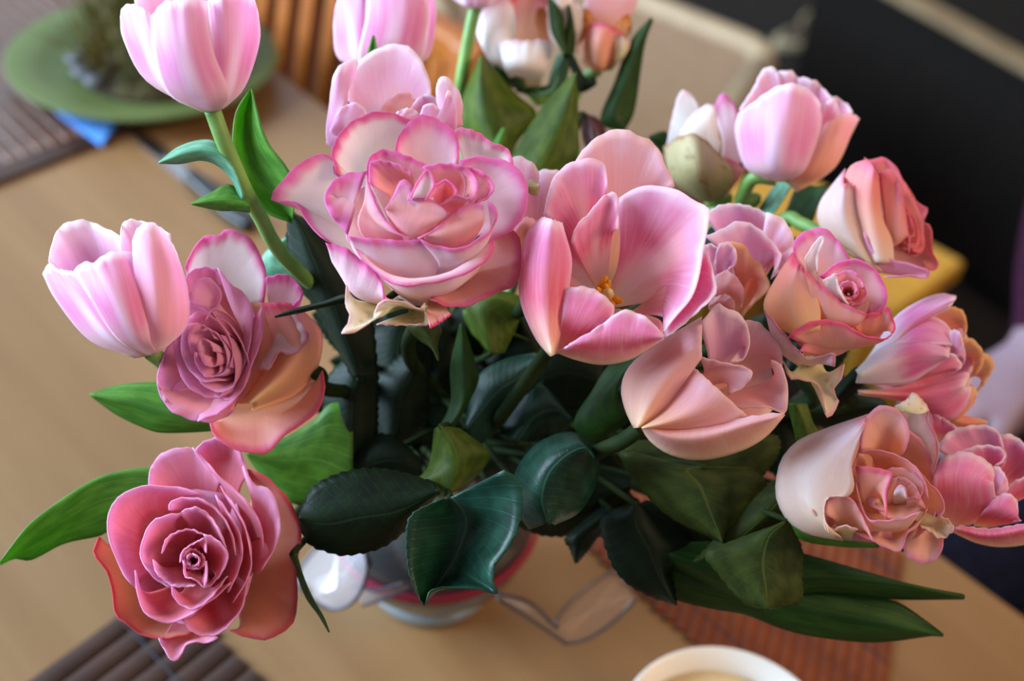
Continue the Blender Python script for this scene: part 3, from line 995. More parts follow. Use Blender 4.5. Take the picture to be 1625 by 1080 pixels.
class Flower:
    bunch = False

    def __init__(self, name, label, cat, D, fr, stem, mat, tilt=(0.0, 0.0), ctr=None, group=None, srad=(0.0029, 0.0026), smat='stem'):
        self.D, self.fr, self.mat, self.tilt = D, fr, mat, tilt
        st = self.pts(parse(stem)[0], fr, tilt=False)
        self.ctr = ctr if ctr else (st[0][0], st[0][1])
        if ctr:
            self.ctr = (fr[0] + ctr[0] / fr[2], fr[1] + ctr[1] / fr[2])
        k = _nth[0]
        _nth[0] += 1
        a = k * 2.39996
        rr = 0.027 * math.sqrt((k % 11 + 0.5) / 11)
        mouth = np.array([VASE[0] + rr * math.cos(a), VASE[1] + rr * math.sin(a), TABLE_Z + 0.135])
        foot = np.array([VASE[0] - rr * 0.7 * math.cos(a), VASE[1] - rr * 0.7 * math.sin(a), TABLE_Z + 0.014])
        w = [W(x, y, self.D + d / 1000.0) for x, y, d in st]
        self.origin = foot
        self.root = empty(name, foot, label, cat, group)
        self.path = curve3(w + [mouth, foot], 60)
        link('stem', tube_mesh('stem', self.path - foot, srad, 10), M[smat], self.root)
        self.base = w[0]

    def pts(self, row, fr, d0=0.0, tilt=True):
        out = []
        for p in row:
            x, y = fr[0] + p[0] / fr[2], fr[1] + p[1] / fr[2]
            d = d0 + (p[2] if len(p) > 2 else 0.0)
            if tilt and (self.tilt[0] or self.tilt[1]):
                d += self.tilt[0] * (x - self.ctr[0]) + self.tilt[1] * (self.ctr[1] - y)
            out.append((x, y, d))
        return out

    def p(self, spec, d=(0,), bow=0.0, mat=None, cols=False, fr=None, name='petal', nu=22, nv=16, ruf=0.5, curl=0.0,
          thick=0.0005, saw=0.0, flip=False, tilt=True):
        fr = fr or self.fr
        rows = parse(spec)
        d = tuple(d) + (d[-1],) * (len(rows) - len(d))
        R = [catmull(self.pts(r, fr, dd, tilt), nu) for r, dd in zip(rows, d)]
        S = across(R, nv)                                   # nv x nu x 3  (pixel, pixel, mm)
        v = np.linspace(0, 1, nv)[:, None]
        u = np.linspace(0, 1, nu)[None, :]
        if cols:
            su, sv = v + 0 * u, u + 0 * v
        else:
            su, sv = u + 0 * v, v + 0 * u
        w = np.sin(np.clip(sv * 1.25, 0, 1) * math.pi / 2)
        S[..., 2] -= bow * (1 - (2 * su - 1) ** 2) * w
        if ruf:
            ph, f1, f2 = random.random() * 6.28, random.uniform(2.2, 3.6), random.uniform(5, 8)
            S[..., 2] += ruf * sv ** 5 * (np.sin(su * 6.28 * f1 + ph) + 0.5 * np.sin(su * 6.28 * f2 + ph * 2))
            S[..., 1] += ruf * 2.2 * sv ** 6 * np.sin(su * 6.28 * f2 + ph)
        if curl:
            S[..., 2] += curl * np.clip((sv - 0.78) / 0.22, 0, 1) ** 2
        if saw:
            for e, i in ((0, 1), (nv - 1, nv - 2)):
                dv = S[e, :, :2] - S[nv // 2, :, :2]
                L = np.linalg.norm(dv, axis=1)[:, None] + 1e-6
                k = ((np.arange(nu) % 3) / 2.0)[:, None]
                S[e, :, :2] += dv / L * saw * (k - 0.3) * np.minimum(1, L / 8)
        t = self.D + S[..., 2] / 1000.0
        X = CAM + (_f[None, None] + _r * ((S[..., 0:1] - 812.5) / F_PX) - _u * ((S[..., 1:2] - 540) / F_PX)) * t[..., None]
        UV = np.stack([su, sv], -1)
        return grid_obj(name, X, UV, M[mat or self.mat], self.root, self.origin, thick)

    def leaf(self, spec, d=(0,), mat='leaf_dark', fr=None, kind='rose', saw=None, bow=0.0, attach=True, name='leaf', **kw):
        """three lines from the leaf's base to its tip: one edge, the midrib, the other edge"""
        o = self.p(spec, d, bow, mat, True, fr, name, nu=44 if kind == 'rose' else 30, nv=13, ruf=0.3 if kind == 'rose' else 0.0,
                   saw=(2.6 if kind == 'rose' else 0.0) if saw is None else saw, tilt=False, **kw)
        if attach:
            co = np.array([o.data.vertices[(13 // 2) * (44 if kind == 'rose' else 30)].co[:]]) + self.origin
            P = self.path
            dist = np.linalg.norm(P - co, axis=1)
            j = int(np.argmin(dist))
            if dist[j] > (0.004 if kind == 'rose' else 0.022):
                j2 = min(len(P) - 1, j + 4)
                end = P[j2]
                if dist[j] > 0.035 or self.bunch:            # its own shoot down into the vase
                    end = np.array([VASE[0], VASE[1], TABLE_Z + 0.12]) + np.array([random.uniform(-.02, .02), random.uniform(-.02, .02), 0])
                q = curve3([co[0], co[0] * 0.5 + end * 0.5 + np.array([0, 0, 0.006]), end], 14)
                link('leaf_stalk', tube_mesh('leaf_stalk', q - self.origin, (0.0012, 0.0016), 7), M['stem_dark'], self.root)
        return o

    def core(self, C, A, B, S, rings, base_d, mat=None, fr=None):
        """spiral heart of a rose: rings of overlapping petals inside the ellipse C +- A +- B; S points to the hidden base"""
        fr = fr or self.fr
        C, A, B, S = (np.array(q, float) for q in (C, A, B, S))
        for (r, n, th, dz) in rings:
            for k in range(n):
                t0 = th + k * 2 * math.pi / n + random.uniform(-.25, .25)
                rr = r * random.uniform(0.90, 1.10)
                half = math.pi / n * random.uniform(1.15, 1.6)
                ts = np.linspace(t0 - half, t0 + half, 7)
                sk_ = random.choice((-1, 1)) * random.uniform(.2, 1.0)
                lean_ = random.uniform(0.60, 0.80)
                prof = [0.78, 0.95, 1.04, 1.08 + random.uniform(-.05, .06), 1.03, 0.97, 0.84]
                if sk_ < 0:
                    prof = prof[::-1]
                e = lambda t: A * math.cos(t) + B * math.sin(t)
                rim = [C + rr * q * e(t) for q, t in zip(prof, ts)]
                low = [C + lean_ * rr * e(t) + S * 0.30 for t in ts]
                mid = [C + 0.5 * rr * e(t) + S * 0.62 for t in ts]
                bs = [C + S + 0.12 * e(t) for t in ts]
                f = lambda row, sk=0.0: ' '.join('%.1f,%.1f,%.2f' % (q[0], q[1], sk * (i - 3)) for i, q in enumerate(row))
                self.p('|'.join((f(bs), f(mid, .3 * sk_), f(low, .5 * sk_), f(rim, .8 * sk_))), (base_d, base_d * .55 + dz * .45, base_d * .18 + dz * .82, dz),
                       0, mat, fr=fr, nu=18, nv=12, ruf=0.5)


TUL, ROS = 'pink tulips in the vase', 'pink roses in the vase'

# ------------------------------------------------------------------ closed pale tulip, upper left
f = Flower('tulip', 'closed pale pink tulip standing tallest, above the knife', 'tulip', 0.405, C0,
           '1010,520,2 1085,720,8 1220,1000,26 1460,1330,60', 'tulip', group=TUL)
f.p('960,520 1060,515|720,260 900,220 1140,250|640,0 720,-70 850,-115 1000,-105 1130,-60 1190,10', (0, 18, 10), -5, 'tulip_in')
f.p('960,527 985,528 1010,527|700,385,6 790,420,-8 900,445,-15|590,190,8 680,200,-9 800,220,-17|574,80,8 585,35,5 625,18,-2 670,35,-9 740,85,-14', (0, 0, 0, 0), 2)
f.p('1000,527 1040,522 1065,515|1000,440,-15 1090,440,-11 1165,410,4|1010,230,-17 1120,220,-12 1234,200,8|985,10,-12 1060,-50,-10 1150,-50,-3 1205,-10,6 1228,60,8', (0, 0, 0, 0), 2)
f.p('960,528 1010,530 1050,524|800,440 940,470 1090,440|730,240 870,240 1010,230|722,80,1 780,12,0 845,0,-1 920,-12,-1 985,5,1', (0, -15, -19, -15), 5)
f.leaf('1390,1060 1250,1000 1140,850 1112,740 1110,620 1130,520 1194,424|1390,1050 1320,950 1230,830 1180,700 1170,560 1196,424|1395,1040 1400,880 1360,790 1290,700 1250,620 1225,530 1198,424',
       (34, 40, 32), 'tleaf', kind='tulip')
f.leaf('1150,960 1105,860 1040,790 960,762 860,778 756,776|1160,930 1110,800 1040,735 960,715 860,735 755,775|1150,900 1090,760 1035,682 960,667 850,700 755,774',
       (10, 6, 12), 'tleaf_teal', kind='tulip')
f.leaf('1190,1010 1120,1002 1040,1000 912,972|1190,980 1120,960 1040,955 911,970|1180,940 1090,878 1010,915 910,968', (12, 8, 12), 'tleaf', kind='tulip')

# ------------------------------------------------------------------ tulip at the left
f = Flower('tulip', 'half open pale pink tulip leaning out over the bare table', 'tulip', 0.415, C4,
           '720,715,2 770,760,22 830,830,46 1000,960,60 1350,1150,80', 'tulip', group=TUL)
f.p('690,730 730,725|380,450 500,420 640,430|232,280,-6 250,195,0 290,115,4 390,85,6 490,120,6 590,170,4', (2, 14, 8), -6, 'tulip_in')
f.p('700,725 760,715|620,400 720,380 820,400|575,210 580,110 620,83 670,92 740,108 810,155', (2, 10, 3), -2, 'tulip_in')
f.p('640,742 670,738 700,728|430,660,4 510,640,-11 590,650,-16|270,470,6 360,450,-9 460,460,-17|205,340,5 235,293,1 270,318,-5 345,332,-12', (0, 0, 0, 0), 2)
f.p('730,725 760,712 790,690|690,600,-17 790,600,-14 890,585,5|640,330,-16 760,330,-14 893,420,6|632,190,-11 658,125,-9 720,98,-5 790,155,2 840,240,6', (0, 0, 0, 0), 4, 'tulip_in')
f.p('680,732 710,728 745,720|550,640 640,650 715,650|430,460,1 560,450 680,450,3|348,332,2 400,286,1 445,290,0 520,243,1 630,240,4', (0, -17, -20, -14), 4)

# ------------------------------------------------------------------ hero rose
f = Flower('rose', 'wide open cream rose with bright magenta petal rims', 'rose', 0.408, C5,
           '690,880,34 680,960,42 660,1100,60', 'hero', tilt=(0.0, 0.035), ctr=(730, 400), group=ROS, smat='stem_dark')
f.p('660,860 700,850|470,700 420,560 430,470 480,400|310,612 235,540 198,475 185,452 95,442 78,425 115,370 200,285 280,250 335,258 350,330', (36, 22, 10), 0, 'hero_white')
f.p('680,850 720,850|480,450 500,330 560,280 650,280|345,330 332,240 345,200 385,140 430,105 500,75 560,72 640,95 665,110', (36, 24, 13), 0, 'hero_white')
f.p('700,850 740,850|880,400 940,350 1000,380|845,150 880,138 950,160 1000,200 1060,220 1085,262 1090,300', (36, 24, 13), 0, 'hero_white')
f.p('690,850 740,850|640,400 720,360 820,390|598,240 606,190 640,130 690,90 730,85 790,112 845,152 862,205 862,270', (34, 16, 8), 0, 'hero')
f.p('690,870 760,870|960,640 930,740 830,800 760,820|1080,555 1118,600 1122,700 1106,790 1060,812 990,842 900,882 820,884 745,855', (36, 16, 6), 0, 'rose_peach')
f.p('640,880 680,880|372,740 420,830 500,862 600,860|306,618 400,645 450,690 520,745 545,800 548,862', (34, 8, 2), 0, 'hero')
f.p('700,850 750,850|840,420 930,430 970,490 930,600|870,275 940,258 1000,264 1060,276 1112,312 1146,370 1152,430 1138,500 1090,562 1020,602 965,622', (34, 14, 2), 0, 'hero')
f.p('620,850 700,880 780,860|520,740 600,815 700,840 840,810 940,740|470,680 560,745 680,770 830,740 960,650|428,640 455,682 520,742 580,790 640,803 740,790 830,772 930,732 985,690 1012,640 1010,608',
    (32, 5, -3, -5), 0, 'hero', curl=1.0)
f.p('640,820 690,840|430,640 440,560 520,560 600,620|400,560 380,470 430,400 480,380|478,322 400,328 335,365 303,425 320,490 368,550 400,585', (32, 8, 2, -4), 0, 'hero')
f.p('640,840 690,850 740,840|450,680 560,740 700,750 820,700|400,590 430,595 500,602 570,606 640,612 705,605', (32, 2, -9), 0, 'hero', ruf=0.3)
f.p('690,840 740,850|780,720 850,720 920,690 980,620|700,606 760,628 820,640 880,640 940,605 1000,562 1024,510 1016,470 985,445', (32, 0, -9), 0, 'hero')
f.p('690,800 720,800|520,430 600,380 700,380|478,330 485,275 505,250 540,230 600,240 660,262 720,290 760,300', (30, 8, -4), 0, 'hero')
f.p('690,800 720,800|880,440 930,400 960,430|860,300 920,306 968,328 1006,372 1006,405 972,440 930,452', (30, 6, -6), 0, 'hero')
f.p('690,800 720,800|600,470 640,400 680,400|492,375 490,300 502,278 560,278 620,295 668,328', (26, 6, -6), 0, 'hero_core')
f.p('690,800 730,800|760,430 850,400 890,440|712,302 790,288 870,296 920,330 942,372 936,430 910,452', (26, 6, -7), 0, 'hero_core')
f.p('640,800 690,820|450,570 560,605 660,610|470,440 510,520 570,570|480,330 494,390 520,455 560,522 610,578 668,606', (28, -5, -9, -11), 0, 'hero_core', ruf=0.2)
f.p('690,820 730,820|720,607 800,628 890,606 950,570|692,602 760,562 830,502 890,462 950,455 965,470', (28, -7, -12), 0, 'hero_core', ruf=0.3)
f.p('680,800 710,800|575,520 620,580 680,606 750,575|560,480 640,480 720,490 820,505|556,482 590,420 625,353 668,384 645,438 700,430 750,438 790,468 822,502', (26, -8, -14, -15), 0, 'hero_core', ruf=0.2)
f.p('690,700 720,700|670,480 700,470 730,460|664,432 676,395 700,350 735,313 764,366 745,405 724,442', (20, -6, -18), 3, 'hero_white', ruf=0.1)
f.p('740,640 770,640|760,440 800,410 830,440|724,442 758,382 782,372 805,356 835,372 856,402 848,425', (20, 0, -14), 0, 'hero_core', ruf=0.2)
f.p('760,640 790,640|770,480 830,470 880,470|760,450 790,458 845,422 880,430 912,436', (20, -6, -15), 0, 'hero_core', ruf=0.2)
f.p('600,880 680,900|440,860 520,930 600,880 720,900|394,800,4 388,880,2 408,930,0 372,1003,-4 470,970,-2 505,945,0 510,900,2 545,866,0 610,858,0 690,892,0 722,868,2', (26, 6, 0), 0, 'rose_wilt', ruf=1.2)
f.p('690,900 740,890|600,930 680,958 730,950|520,958 610,962 700,960 745,955 720,900', (28, 14, 6), 0, 'rose_wilt')
f.p('740,860 800,860|730,900 780,905 820,905|745,975,-4 790,950 832,918', (22, 10, 4), 0, 'rose_peach')
f.leaf('680,950 650,970 700,1025 750,1060 778,1110|700,950 720,985 750,1030 778,1112|730,945 792,980 775,1035 780,1112', (26, 20, 26), 'leaf_olive', kind='tulip', name='sepal')
f.leaf('560,850 400,835 300,865 180,895 95,927|560,856 400,850 300,875 180,903 95,928|560,862 400,866 300,886 190,912 95,930', (10, 6, 10), 'leaf_dark', kind='tulip', name='sepal')

# ------------------------------------------------------------------ rose at the left
f = Flower('rose', 'soft pink rose nodding beside the half open tulip, above the deep pink rose', 'rose', 0.428, C4,
           '1440,800,20 1520,820,30 1620,900,45', 'rose_mid', tilt=(0.03, 0.02), ctr=(980, 700), group=ROS, smat='stem_dark')
f.p('1350,800 1400,760|960,480 1060,430 1190,520|880,315 900,262 958,172 1000,160 1040,160 1075,130 1130,140 1200,180 1228,232 1262,312 1266,400 1255,480', (24, 16, 8), 0, 'hero_white')
f.p('1400,800 1440,760|1290,520 1360,540 1430,620|1262,362 1340,345 1395,365 1442,430 1425,465 1395,492', (22, 12, 4), 0, 'hero')
f.p('1200,992 1390,930 1495,820 1532,700 1520,600 1400,480|1200,960 1330,860 1420,740 1430,620 1330,480|1140,960 1220,860 1290,740 1290,620 1250,480', (20, -4, 4), 0, 'rose_peach', cols=True)
f.p('1330,800 1380,700|1250,760 1310,660 1330,560|1230,800,2 1285,792 1330,716 1400,726 1470,652 1450,600 1402,522', (10, 2, -6), 0, 'rose_cream', ruf=0.8)
f.p('1000,960 1250,900 1480,800|1040,1030 1300,1000 1500,860|1000,1050 1020,1110 1080,1160 1190,1195,0 1270,1195 1370,1100 1500,1010 1545,900 1535,800', (20, 22, 12), 0, 'rose_peach')
f.p('1300,800 1340,780|960,480 1000,430 1050,450|882,430 893,345 958,312 1032,325 1064,390', (18, 8, 1), 0)
f.p('1300,780 1340,740|1130,560 1170,640 1120,820|1035,312 1100,395 1155,428 1190,485 1203,560 1185,700 1150,820', (18, 4, -4), 0)
f.p('1300,820 1340,800|1180,640 1140,820 1000,960|1248,500 1247,640 1192,792 1150,900 1050,1000 940,1042', (18, 4, -6), 0)
f.p('1200,840 1260,820|1120,960 960,960 820,900|1120,992 1040,1042 950,1046 860,1020 800,982 760,920 745,860', (18, 0, -2), 0)
f.p('1200,800 1240,780|880,840 820,800 830,700|790,960 750,860 762,780 815,655 900,580', (16, 4, -2), 0)
f.p('1080,720|960,860 900,720 960,540 1080,480 1160,640 1130,860 960,860|870,1015 760,850 830,640 890,400 1000,330 1150,440 1240,600 1200,800 1090,1000 870,1015', (16, 12, 6), 0, ruf=0)
f.p('1130,480 1160,700 1080,960|1240,480 1240,700 1160,960|1370,500 1380,700 1240,960', (10, 8, 12), 0, 'rose_peach')
f.core((985, 715), (150, -55), (95, 240), (190, 50), [(1.0, 3, 0.4, -5), (0.74, 3, 1.3, -8), (0.48, 3, 0.2, -10), (0.26, 2, 1.4, -12)], 14)
f.p('1150,700 1190,680|1010,560 1060,520 1090,540|975,572 1000,520 1040,492 1052,430 1000,364 945,372 912,425 906,490', (12, -2, -8), 0)
f.leaf('1260,1060 1000,1090 780,1098 690,1076 560,1015 426,920|1260,1000 1000,1020 780,1000 660,965 560,945 425,918|1260,900 1000,880 860,860 740,858 570,872 426,915', (30, 24, 30), 'tleaf', kind='tulip', attach=False)

# ------------------------------------------------------------------ rose lower left
f = Flower('rose', 'deep pink many-petalled rose with faded orange outer petals, lowest in the bouquet', 'rose', 0.43, D0,
           '900,600,32 1000,520,40 1200,420,52', 'rose_pink', tilt=(0.01, 0.02), ctr=(790, 590), group=ROS, smat='stem_dark')
f.p('880,600 920,580|850,240 920,230 980,300|795,140 832,105 900,84 950,90 978,140 1000,200 1015,250', (30, 20, 10), 0)
f.p('860,640 940,620|1020,360 1110,480 1090,680 980,840|1010,212 1090,250 1170,330 1222,430 1230,500 1210,610 1213,760 1190,862 1135,884 1085,918 1020,902 938,880', (32, 18, 10), 0, 'rose_orange', ruf=1.0)
f.p('800,640 860,680|480,540 540,700 620,810 780,860|404,490 380,560 425,615 445,660 458,710 470,805 520,852 580,892 640,908 720,902 790,884', (30, 18, 8), 0, 'rose_orange')
f.p('780,700 840,700|680,880 740,900 840,880|648,908 680,970 714,1002 745,962 770,925 860,922 890,898', (28, 12, 6), 0)
f.p('820,600 880,600|700,330 800,310 890,330|606,300 612,220 650,160 700,136 780,130 840,185 905,270', (28, 12, 4), 0)
f.p('860,600 900,600|960,380 1020,420 1050,500|785,130 845,190 905,255 965,305 1035,385 1070,470 1072,540', (26, 10, 0), 0)
f.p('880,620 920,620|1030,420 1060,520 1040,640|990,205 1045,285 1085,285 1120,330 1140,410 1140,480 1110,560 1068,625', (28, 10, 0), 0)
f.p('800,620 860,640|620,650 560,520 590,400 740,360|550,700 505,645 460,545 438,460 452,370 520,305 600,284 720,290 835,318', (26, 8, -4), 0)
f.p('820,640 880,640|600,720 680,790 800,760 900,690|552,630 560,720 592,802 650,837 720,838 800,795 870,745 945,680', (24, 2, -7), 0)
f.p('840,640 900,640|800,800 880,830 950,790 1000,700|742,830 790,882 850,897 905,880 955,830 990,780 1005,700 1020,650', (24, 6, -4), 0)
f.p('900,640 940,640|990,480 1020,560 1000,680|900,285 960,370 1000,450 1020,540 1025,620 990,700 950,760', (24, 4, -5), 0)
f.p('800,600|900,520 780,440 660,520 640,680 780,780 920,700 900,520|960,330 780,300 580,380 520,560 590,760 760,850 930,820 1030,640 960,330', (26, 18, 8), 0, ruf=0)
f.p('800,600 840,600|760,400 860,400 930,470|690,385 700,345 780,333 850,352 910,410 950,490 962,570', (22, 6, -6), 0)
f.p('800,600 850,610|900,430 940,520 930,640|880,320 930,390 975,470 990,560 965,650 930,720', (22, 6, -5), 0)
f.p('790,600 830,600|650,600 650,520 720,450|700,702 640,668 590,610 572,560 588,490 620,432 680,405 745,395', (20, 4, -8), 0)
f.p('790,600 830,600|780,460 840,450 890,500|735,400 750,385 800,372 852,402 895,465 925,540', (20, 4, -8), 0)
f.p('800,620 850,640|740,720 800,740 870,700|702,690 706,732 740,770 792,788 860,742 930,650', (20, 0, -9), 0)
f.p('790,600 820,620|680,620 720,640 790,680|625,585 640,640 700,690 760,696 800,690', (18, 0, -10), 0)
f.p('800,590 830,600|850,540 890,580 880,650|830,480 880,500 930,560 910,630 860,690 832,698', (18, 0, -10), 0)
f.p('780,590 810,600|700,510 760,480 800,490|660,560 680,500 730,470 780,462 830,482', (18, 2, -9), 0)
f.p('780,590 800,600|750,560 780,530 820,530|735,600 740,560 765,535 800,515 838,500 842,560', (14, -2, -12), 0)
f.p('780,600 810,610|760,640 800,660 830,660|750,592 755,652 800,668 834,697 846,640 842,590', (14, -4, -13), 0)
f.core((788, 585), (45, 5), (-5, 42), (4, 4), [(1.0, 3, 0.2, -10), (0.6, 2, 0.9, -12)], 8)
f.leaf('640,500 560,480 450,470 400,490 260,520 130,585 60,580 0,607|640,370 560,340 420,350 280,420 150,500 60,555 0,602|640,213 540,215 400,250 250,340 120,440 40,540 0,596', (26, 20, 16), 'tleaf', kind='tulip', attach=False)
f.leaf('1180,560 1210,640 1250,740 1300,810 1342,880|1195,560 1225,640 1265,740 1310,815 1343,881|1210,560 1240,660 1280,750 1320,820 1344,882', (14, 8, 4), 'tleaf_dark', kind='tulip', name='sepal')

# ------------------------------------------------------------------ big open tulip
f = Flower('tulip', 'large wide open bright pink tulip showing yellow anthers', 'tulip', 0.412, C6,
           '400,830,26 290,900,34 200,1010,44 -20,1300,74', 'tulip_hot', ctr=(470, 700), group=TUL, smat='stem_dark')
f.p('450,720 490,740|420,440 540,390 650,370|338,200 380,140 440,90 500,65 550,65 600,90 650,110 690,160 712,222 735,250 746,300', (24, 24, 18), 0, 'tulip_peach')
f.p('440,730 470,730|330,520 390,450 460,420|213,415 225,350 250,270 290,220 350,190 420,184 456,200 468,240 472,290', (24, 14, 8), 0, 'tulip_open')
f.p('440,740 470,730|360,600 420,550 490,510|325,520 350,455 395,410 440,355 490,318 514,340 518,400 516,470', (24, 12, 4), 0, 'tulip_open')
f.p('440,770 470,760|320,720 320,620 400,560|200,900,-4 165,720 215,440,4 340,420,8', (26, 18, 8), 0, 'tulip_open')
f.p('440,790 520,800|380,870 540,860 680,840|290,960 450,985 600,950 703,900', (26, 10, -2), 0, 'tulip_open')
f.p('450,780 500,790|520,600 620,560 700,640 680,780|520,345,8 560,315,6 620,298,4 690,295,2 750,310,0 820,350,-3 885,385,-6 884,450,-8 866,540,-9 850,640,-10 822,740,-12 765,810,-14 705,890,-15', (26, 16, 0), 0, 'tulip_open', nu=34, nv=20)
f.p('520,820 560,820|700,830 780,760 850,600|704,918,-4 770,870,-3 850,800,-2 914,735,0 910,670,2 880,560,4', (24, 4, -10), 0, 'tulip_hot')
f.p('240,990 180,915 122,780 112,660 125,550 160,466 210,422|248,988 220,850 212,700 222,560 245,432|262,975 292,850 314,720 327,600 302,500 286,446', (0, -14, -8), 0, 'tulip_hot', cols=True)
f.p('255,980 300,975|285,850 350,860 430,880|300,715 370,705 440,728 498,785 492,840', (2, -11, -10), 1, 'tulip_hot')
f.p('262,972 340,1002 450,1023 570,1000 705,918|300,955 400,945 500,935 600,930 702,915|325,935 420,880 500,822 540,800 600,815 650,845 703,908', (0, -14, -15), 0, 'tulip_hot')
for (x, y, x2, y2) in ((440, 720, 470, 665), (455, 730, 482, 680), (470, 740, 465, 695), (480, 755, 535, 765), (470, 765, 500, 780), (450, 750, 430, 710)):
    q = [W(f.fr[0] + a / f.fr[2], f.fr[1] + b / f.fr[2], f.D + dd / 1000) - f.origin for a, b, dd in ((455, 775, 23), (x, y, 14), (x2, y2, 8))]
    link('filament', tube_mesh('filament', curve3(q[:2], 6), 0.0006, 6), M['pistil'], f.root)
    link('anther', tube_mesh('anther', curve3(q[1:], 8), (0.0009, 0.0016, 0.0017, 0.0013, 0.0004), 8), M['anther'], f.root)
q = [W(f.fr[0] + a / f.fr[2], f.fr[1] + b / f.fr[2], f.D + dd / 1000) - f.origin for a, b, dd in ((455, 775, 24), (470, 745, 14), (480, 725, 6))]
link('pistil', tube_mesh('pistil', curve3(q, 8), (0.002, 0.0022, 0.0026, 0.001), 8), M['pistil'], f.root)
f.leaf('640,590 440,720 330,640 420,480 500,360 600,330|640,570 470,650 430,540 520,420 610,335|650,560 560,560 540,480 570,400 620,340', (50, 46, 44), 'tleaf_dark', D2, 'tulip', attach=False)

# ------------------------------------------------------------------ pink bloom hidden between hero rose and big tulip
f = Flower('tulip', 'small pink tulip mostly hidden between the cream rose and the open tulip', 'tulip', 0.455, C6,
           '150,640,6 120,800,20', 'tulip_in', group=TUL, smat='stem_dark')
f.p('120,640 160,640|90,420 130,380 190,400|50,260 88,178 130,180 172,206 192,244 190,300', (4, -8, -6), 2)
f.p('140,640 180,640|140,420 200,380 270,400|150,330 185,242 250,230 285,250 290,330', (4, -4, 2), 2)
f.p('130,640 170,640|90,520 140,470 200,520|70,470 110,428 150,425 180,440 200,480', (4, -14, -12), 2, 'tulip_peach')
f.leaf('150,320 165,330 185,330 195,310|150,300 170,300 185,300 197,295|152,275 165,270 185,280 196,285', (-14, -16, -14), 'rose_green', kind='tulip', attach=False, name='petal_tip')

# ------------------------------------------------------------------ double tulip behind the open one
f = Flower('tulip', 'ruffled double pink tulip with a browned petal tip next to the open tulip', 'tulip', 0.455, C7,
           '240,840,16 200,960,28', 'tulip_in', group=TUL, smat='stem_dark')
f.p('220,820 260,820|180,480 300,430 400,520|100,340 160,292 230,280 310,290 380,318 415,345', (12, 12, 2), 0)
f.p('240,820 280,820|330,640 420,540 450,520|395,322 460,340 502,390 526,450 520,512 482,582 415,635', (12, 4, 0), 2)
f.p('240,820 280,820|300,620 380,540 420,580|98,435 180,402 250,364 300,368 352,395 402,440 445,492 465,530 430,620', (12, 4, -6), 0)
f.p('230,820 260,820|260,700 320,640 370,680|205,465 250,462 292,482 322,540 360,560 392,622 412,682 370,722 300,790 275,825', (12, 2, -8), 0, 'tulip_amber')
f.p('220,820 240,820|120,640 170,560 220,580|85,560 92,490 120,470 160,490 165,540', (10, 0, -6), 2)
f.p('220,820 240,820|160,640 200,600 230,580|148,560 165,480 215,463 246,500 248,560 205,600', (10, -4, -10), 3, 'tulip')
f.p('200,820 250,820|140,740 210,700 280,740|140,640 175,605 215,600 262,642 288,702 272,780', (8, -8, -9), 2, 'tulip_peach')
f.p('180,820 220,820|120,780 170,760 220,790|130,735 165,720 205,712 240,745 245,790', (6, -10, -11), 2, 'tulip_peach')

# ------------------------------------------------------------------ peach tulip facing right
f = Flower('tulip', 'peach pink tulip with folded petals just under the wide open tulip', 'tulip', 0.425, D2,
           '650,655,2 560,720,8 440,775,16 250,900,36', 'tulip_peach', group=TUL, smat='stem_dark')
f.p('680,640 720,620|960,420 1080,320 1140,260|935,160 1015,66 1060,88 1125,115 1155,170 1168,260 1130,335 1060,345', (2, 4, -3), 0, 'tulip_in')
f.p('690,640 720,620|980,440 1120,340 1240,380|1120,150 1200,148 1260,200 1310,262 1324,322 1318,400', (4, 10, 3), 0)
f.p('690,650 720,640|1000,560 1140,470 1240,460|1120,560 1270,560 1335,590 1352,500 1342,420 1310,348 1270,335', (4, 4, -4), 0)
f.p('690,650 720,640|960,520 1060,430 1160,420|1050,640,-8 1250,600,-2 1290,480,4 1240,300,6 1120,200,4 960,180,0', (6, 12, 8), 0)
f.p('760,560 800,520|940,420 980,380 1040,440|935,318 1045,345 1180,382 1140,462 1065,497', (0, -4, -9), 2)
f.p('618,657 575,560 560,460 600,360 720,262 850,182 942,130|632,655 690,510 750,410 840,310 940,240|655,648 760,560 840,460 890,390 940,320', (2, -13, -10), 0, cols=True)
f.p('650,655 740,575 800,500 850,435 880,382 905,368|658,656 800,610 920,540 985,440|668,658 850,662 1020,645 1158,598', (-6, -18, -13), 0, cols=True)
f.p('655,655 700,722 800,785 950,806 1130,763 1250,692 1336,592|665,650 780,695 950,700 1130,660 1300,605|680,645,12 800,625,12 920,615,9 1050,622,4 1160,604,0 1270,586,0 1336,588,0', (0, -16, -15), 0)

# ------------------------------------------------------------------ peach rose at the right
f = Flower('rose', 'peach rose with a tight magenta heart and wilted lower petals', 'rose', 0.432, C7,
           '640,960,14 560,1080,24 400,1250,40', 'rose_peach', ctr=(790, 690), group=ROS, smat='stem_dark')
f.p('660,900 700,900|600,640 680,600 760,620|520,520 530,450 580,410 640,394 682,400 735,455 795,540', (14, 8, 4), 0, 'hero')
f.p('660,880 690,880|600,640 625,600 640,610|575,540 620,470 655,432 668,450 642,505 634,610', (12, 2, -2), 1, 'rose_white', ruf=0.2)
f.p('700,900 740,900|740,700 830,660 880,740|645,630 700,582 760,550 820,544 882,570 932,620 962,682 966,742 932,792 870,804', (14, 4, -5), 0, 'hero')
f.p('520,905 420,842 382,760 430,650 517,512|560,900 500,780 500,680 545,560|650,880 650,780 620,690 565,585', (2, -10, -12), 0, cols=True)
f.p('600,900 660,900|620,780 700,840 820,860|575,590 640,650 700,700 760,752 830,785 872,803', (4, -10, -13), 0, 'rose_peach')
f.p('700,900 740,900|820,900 900,900 960,880|795,850 860,806 938,795 972,765 1006,862 990,902', (4, -4, -9), 0, 'rose_peach')
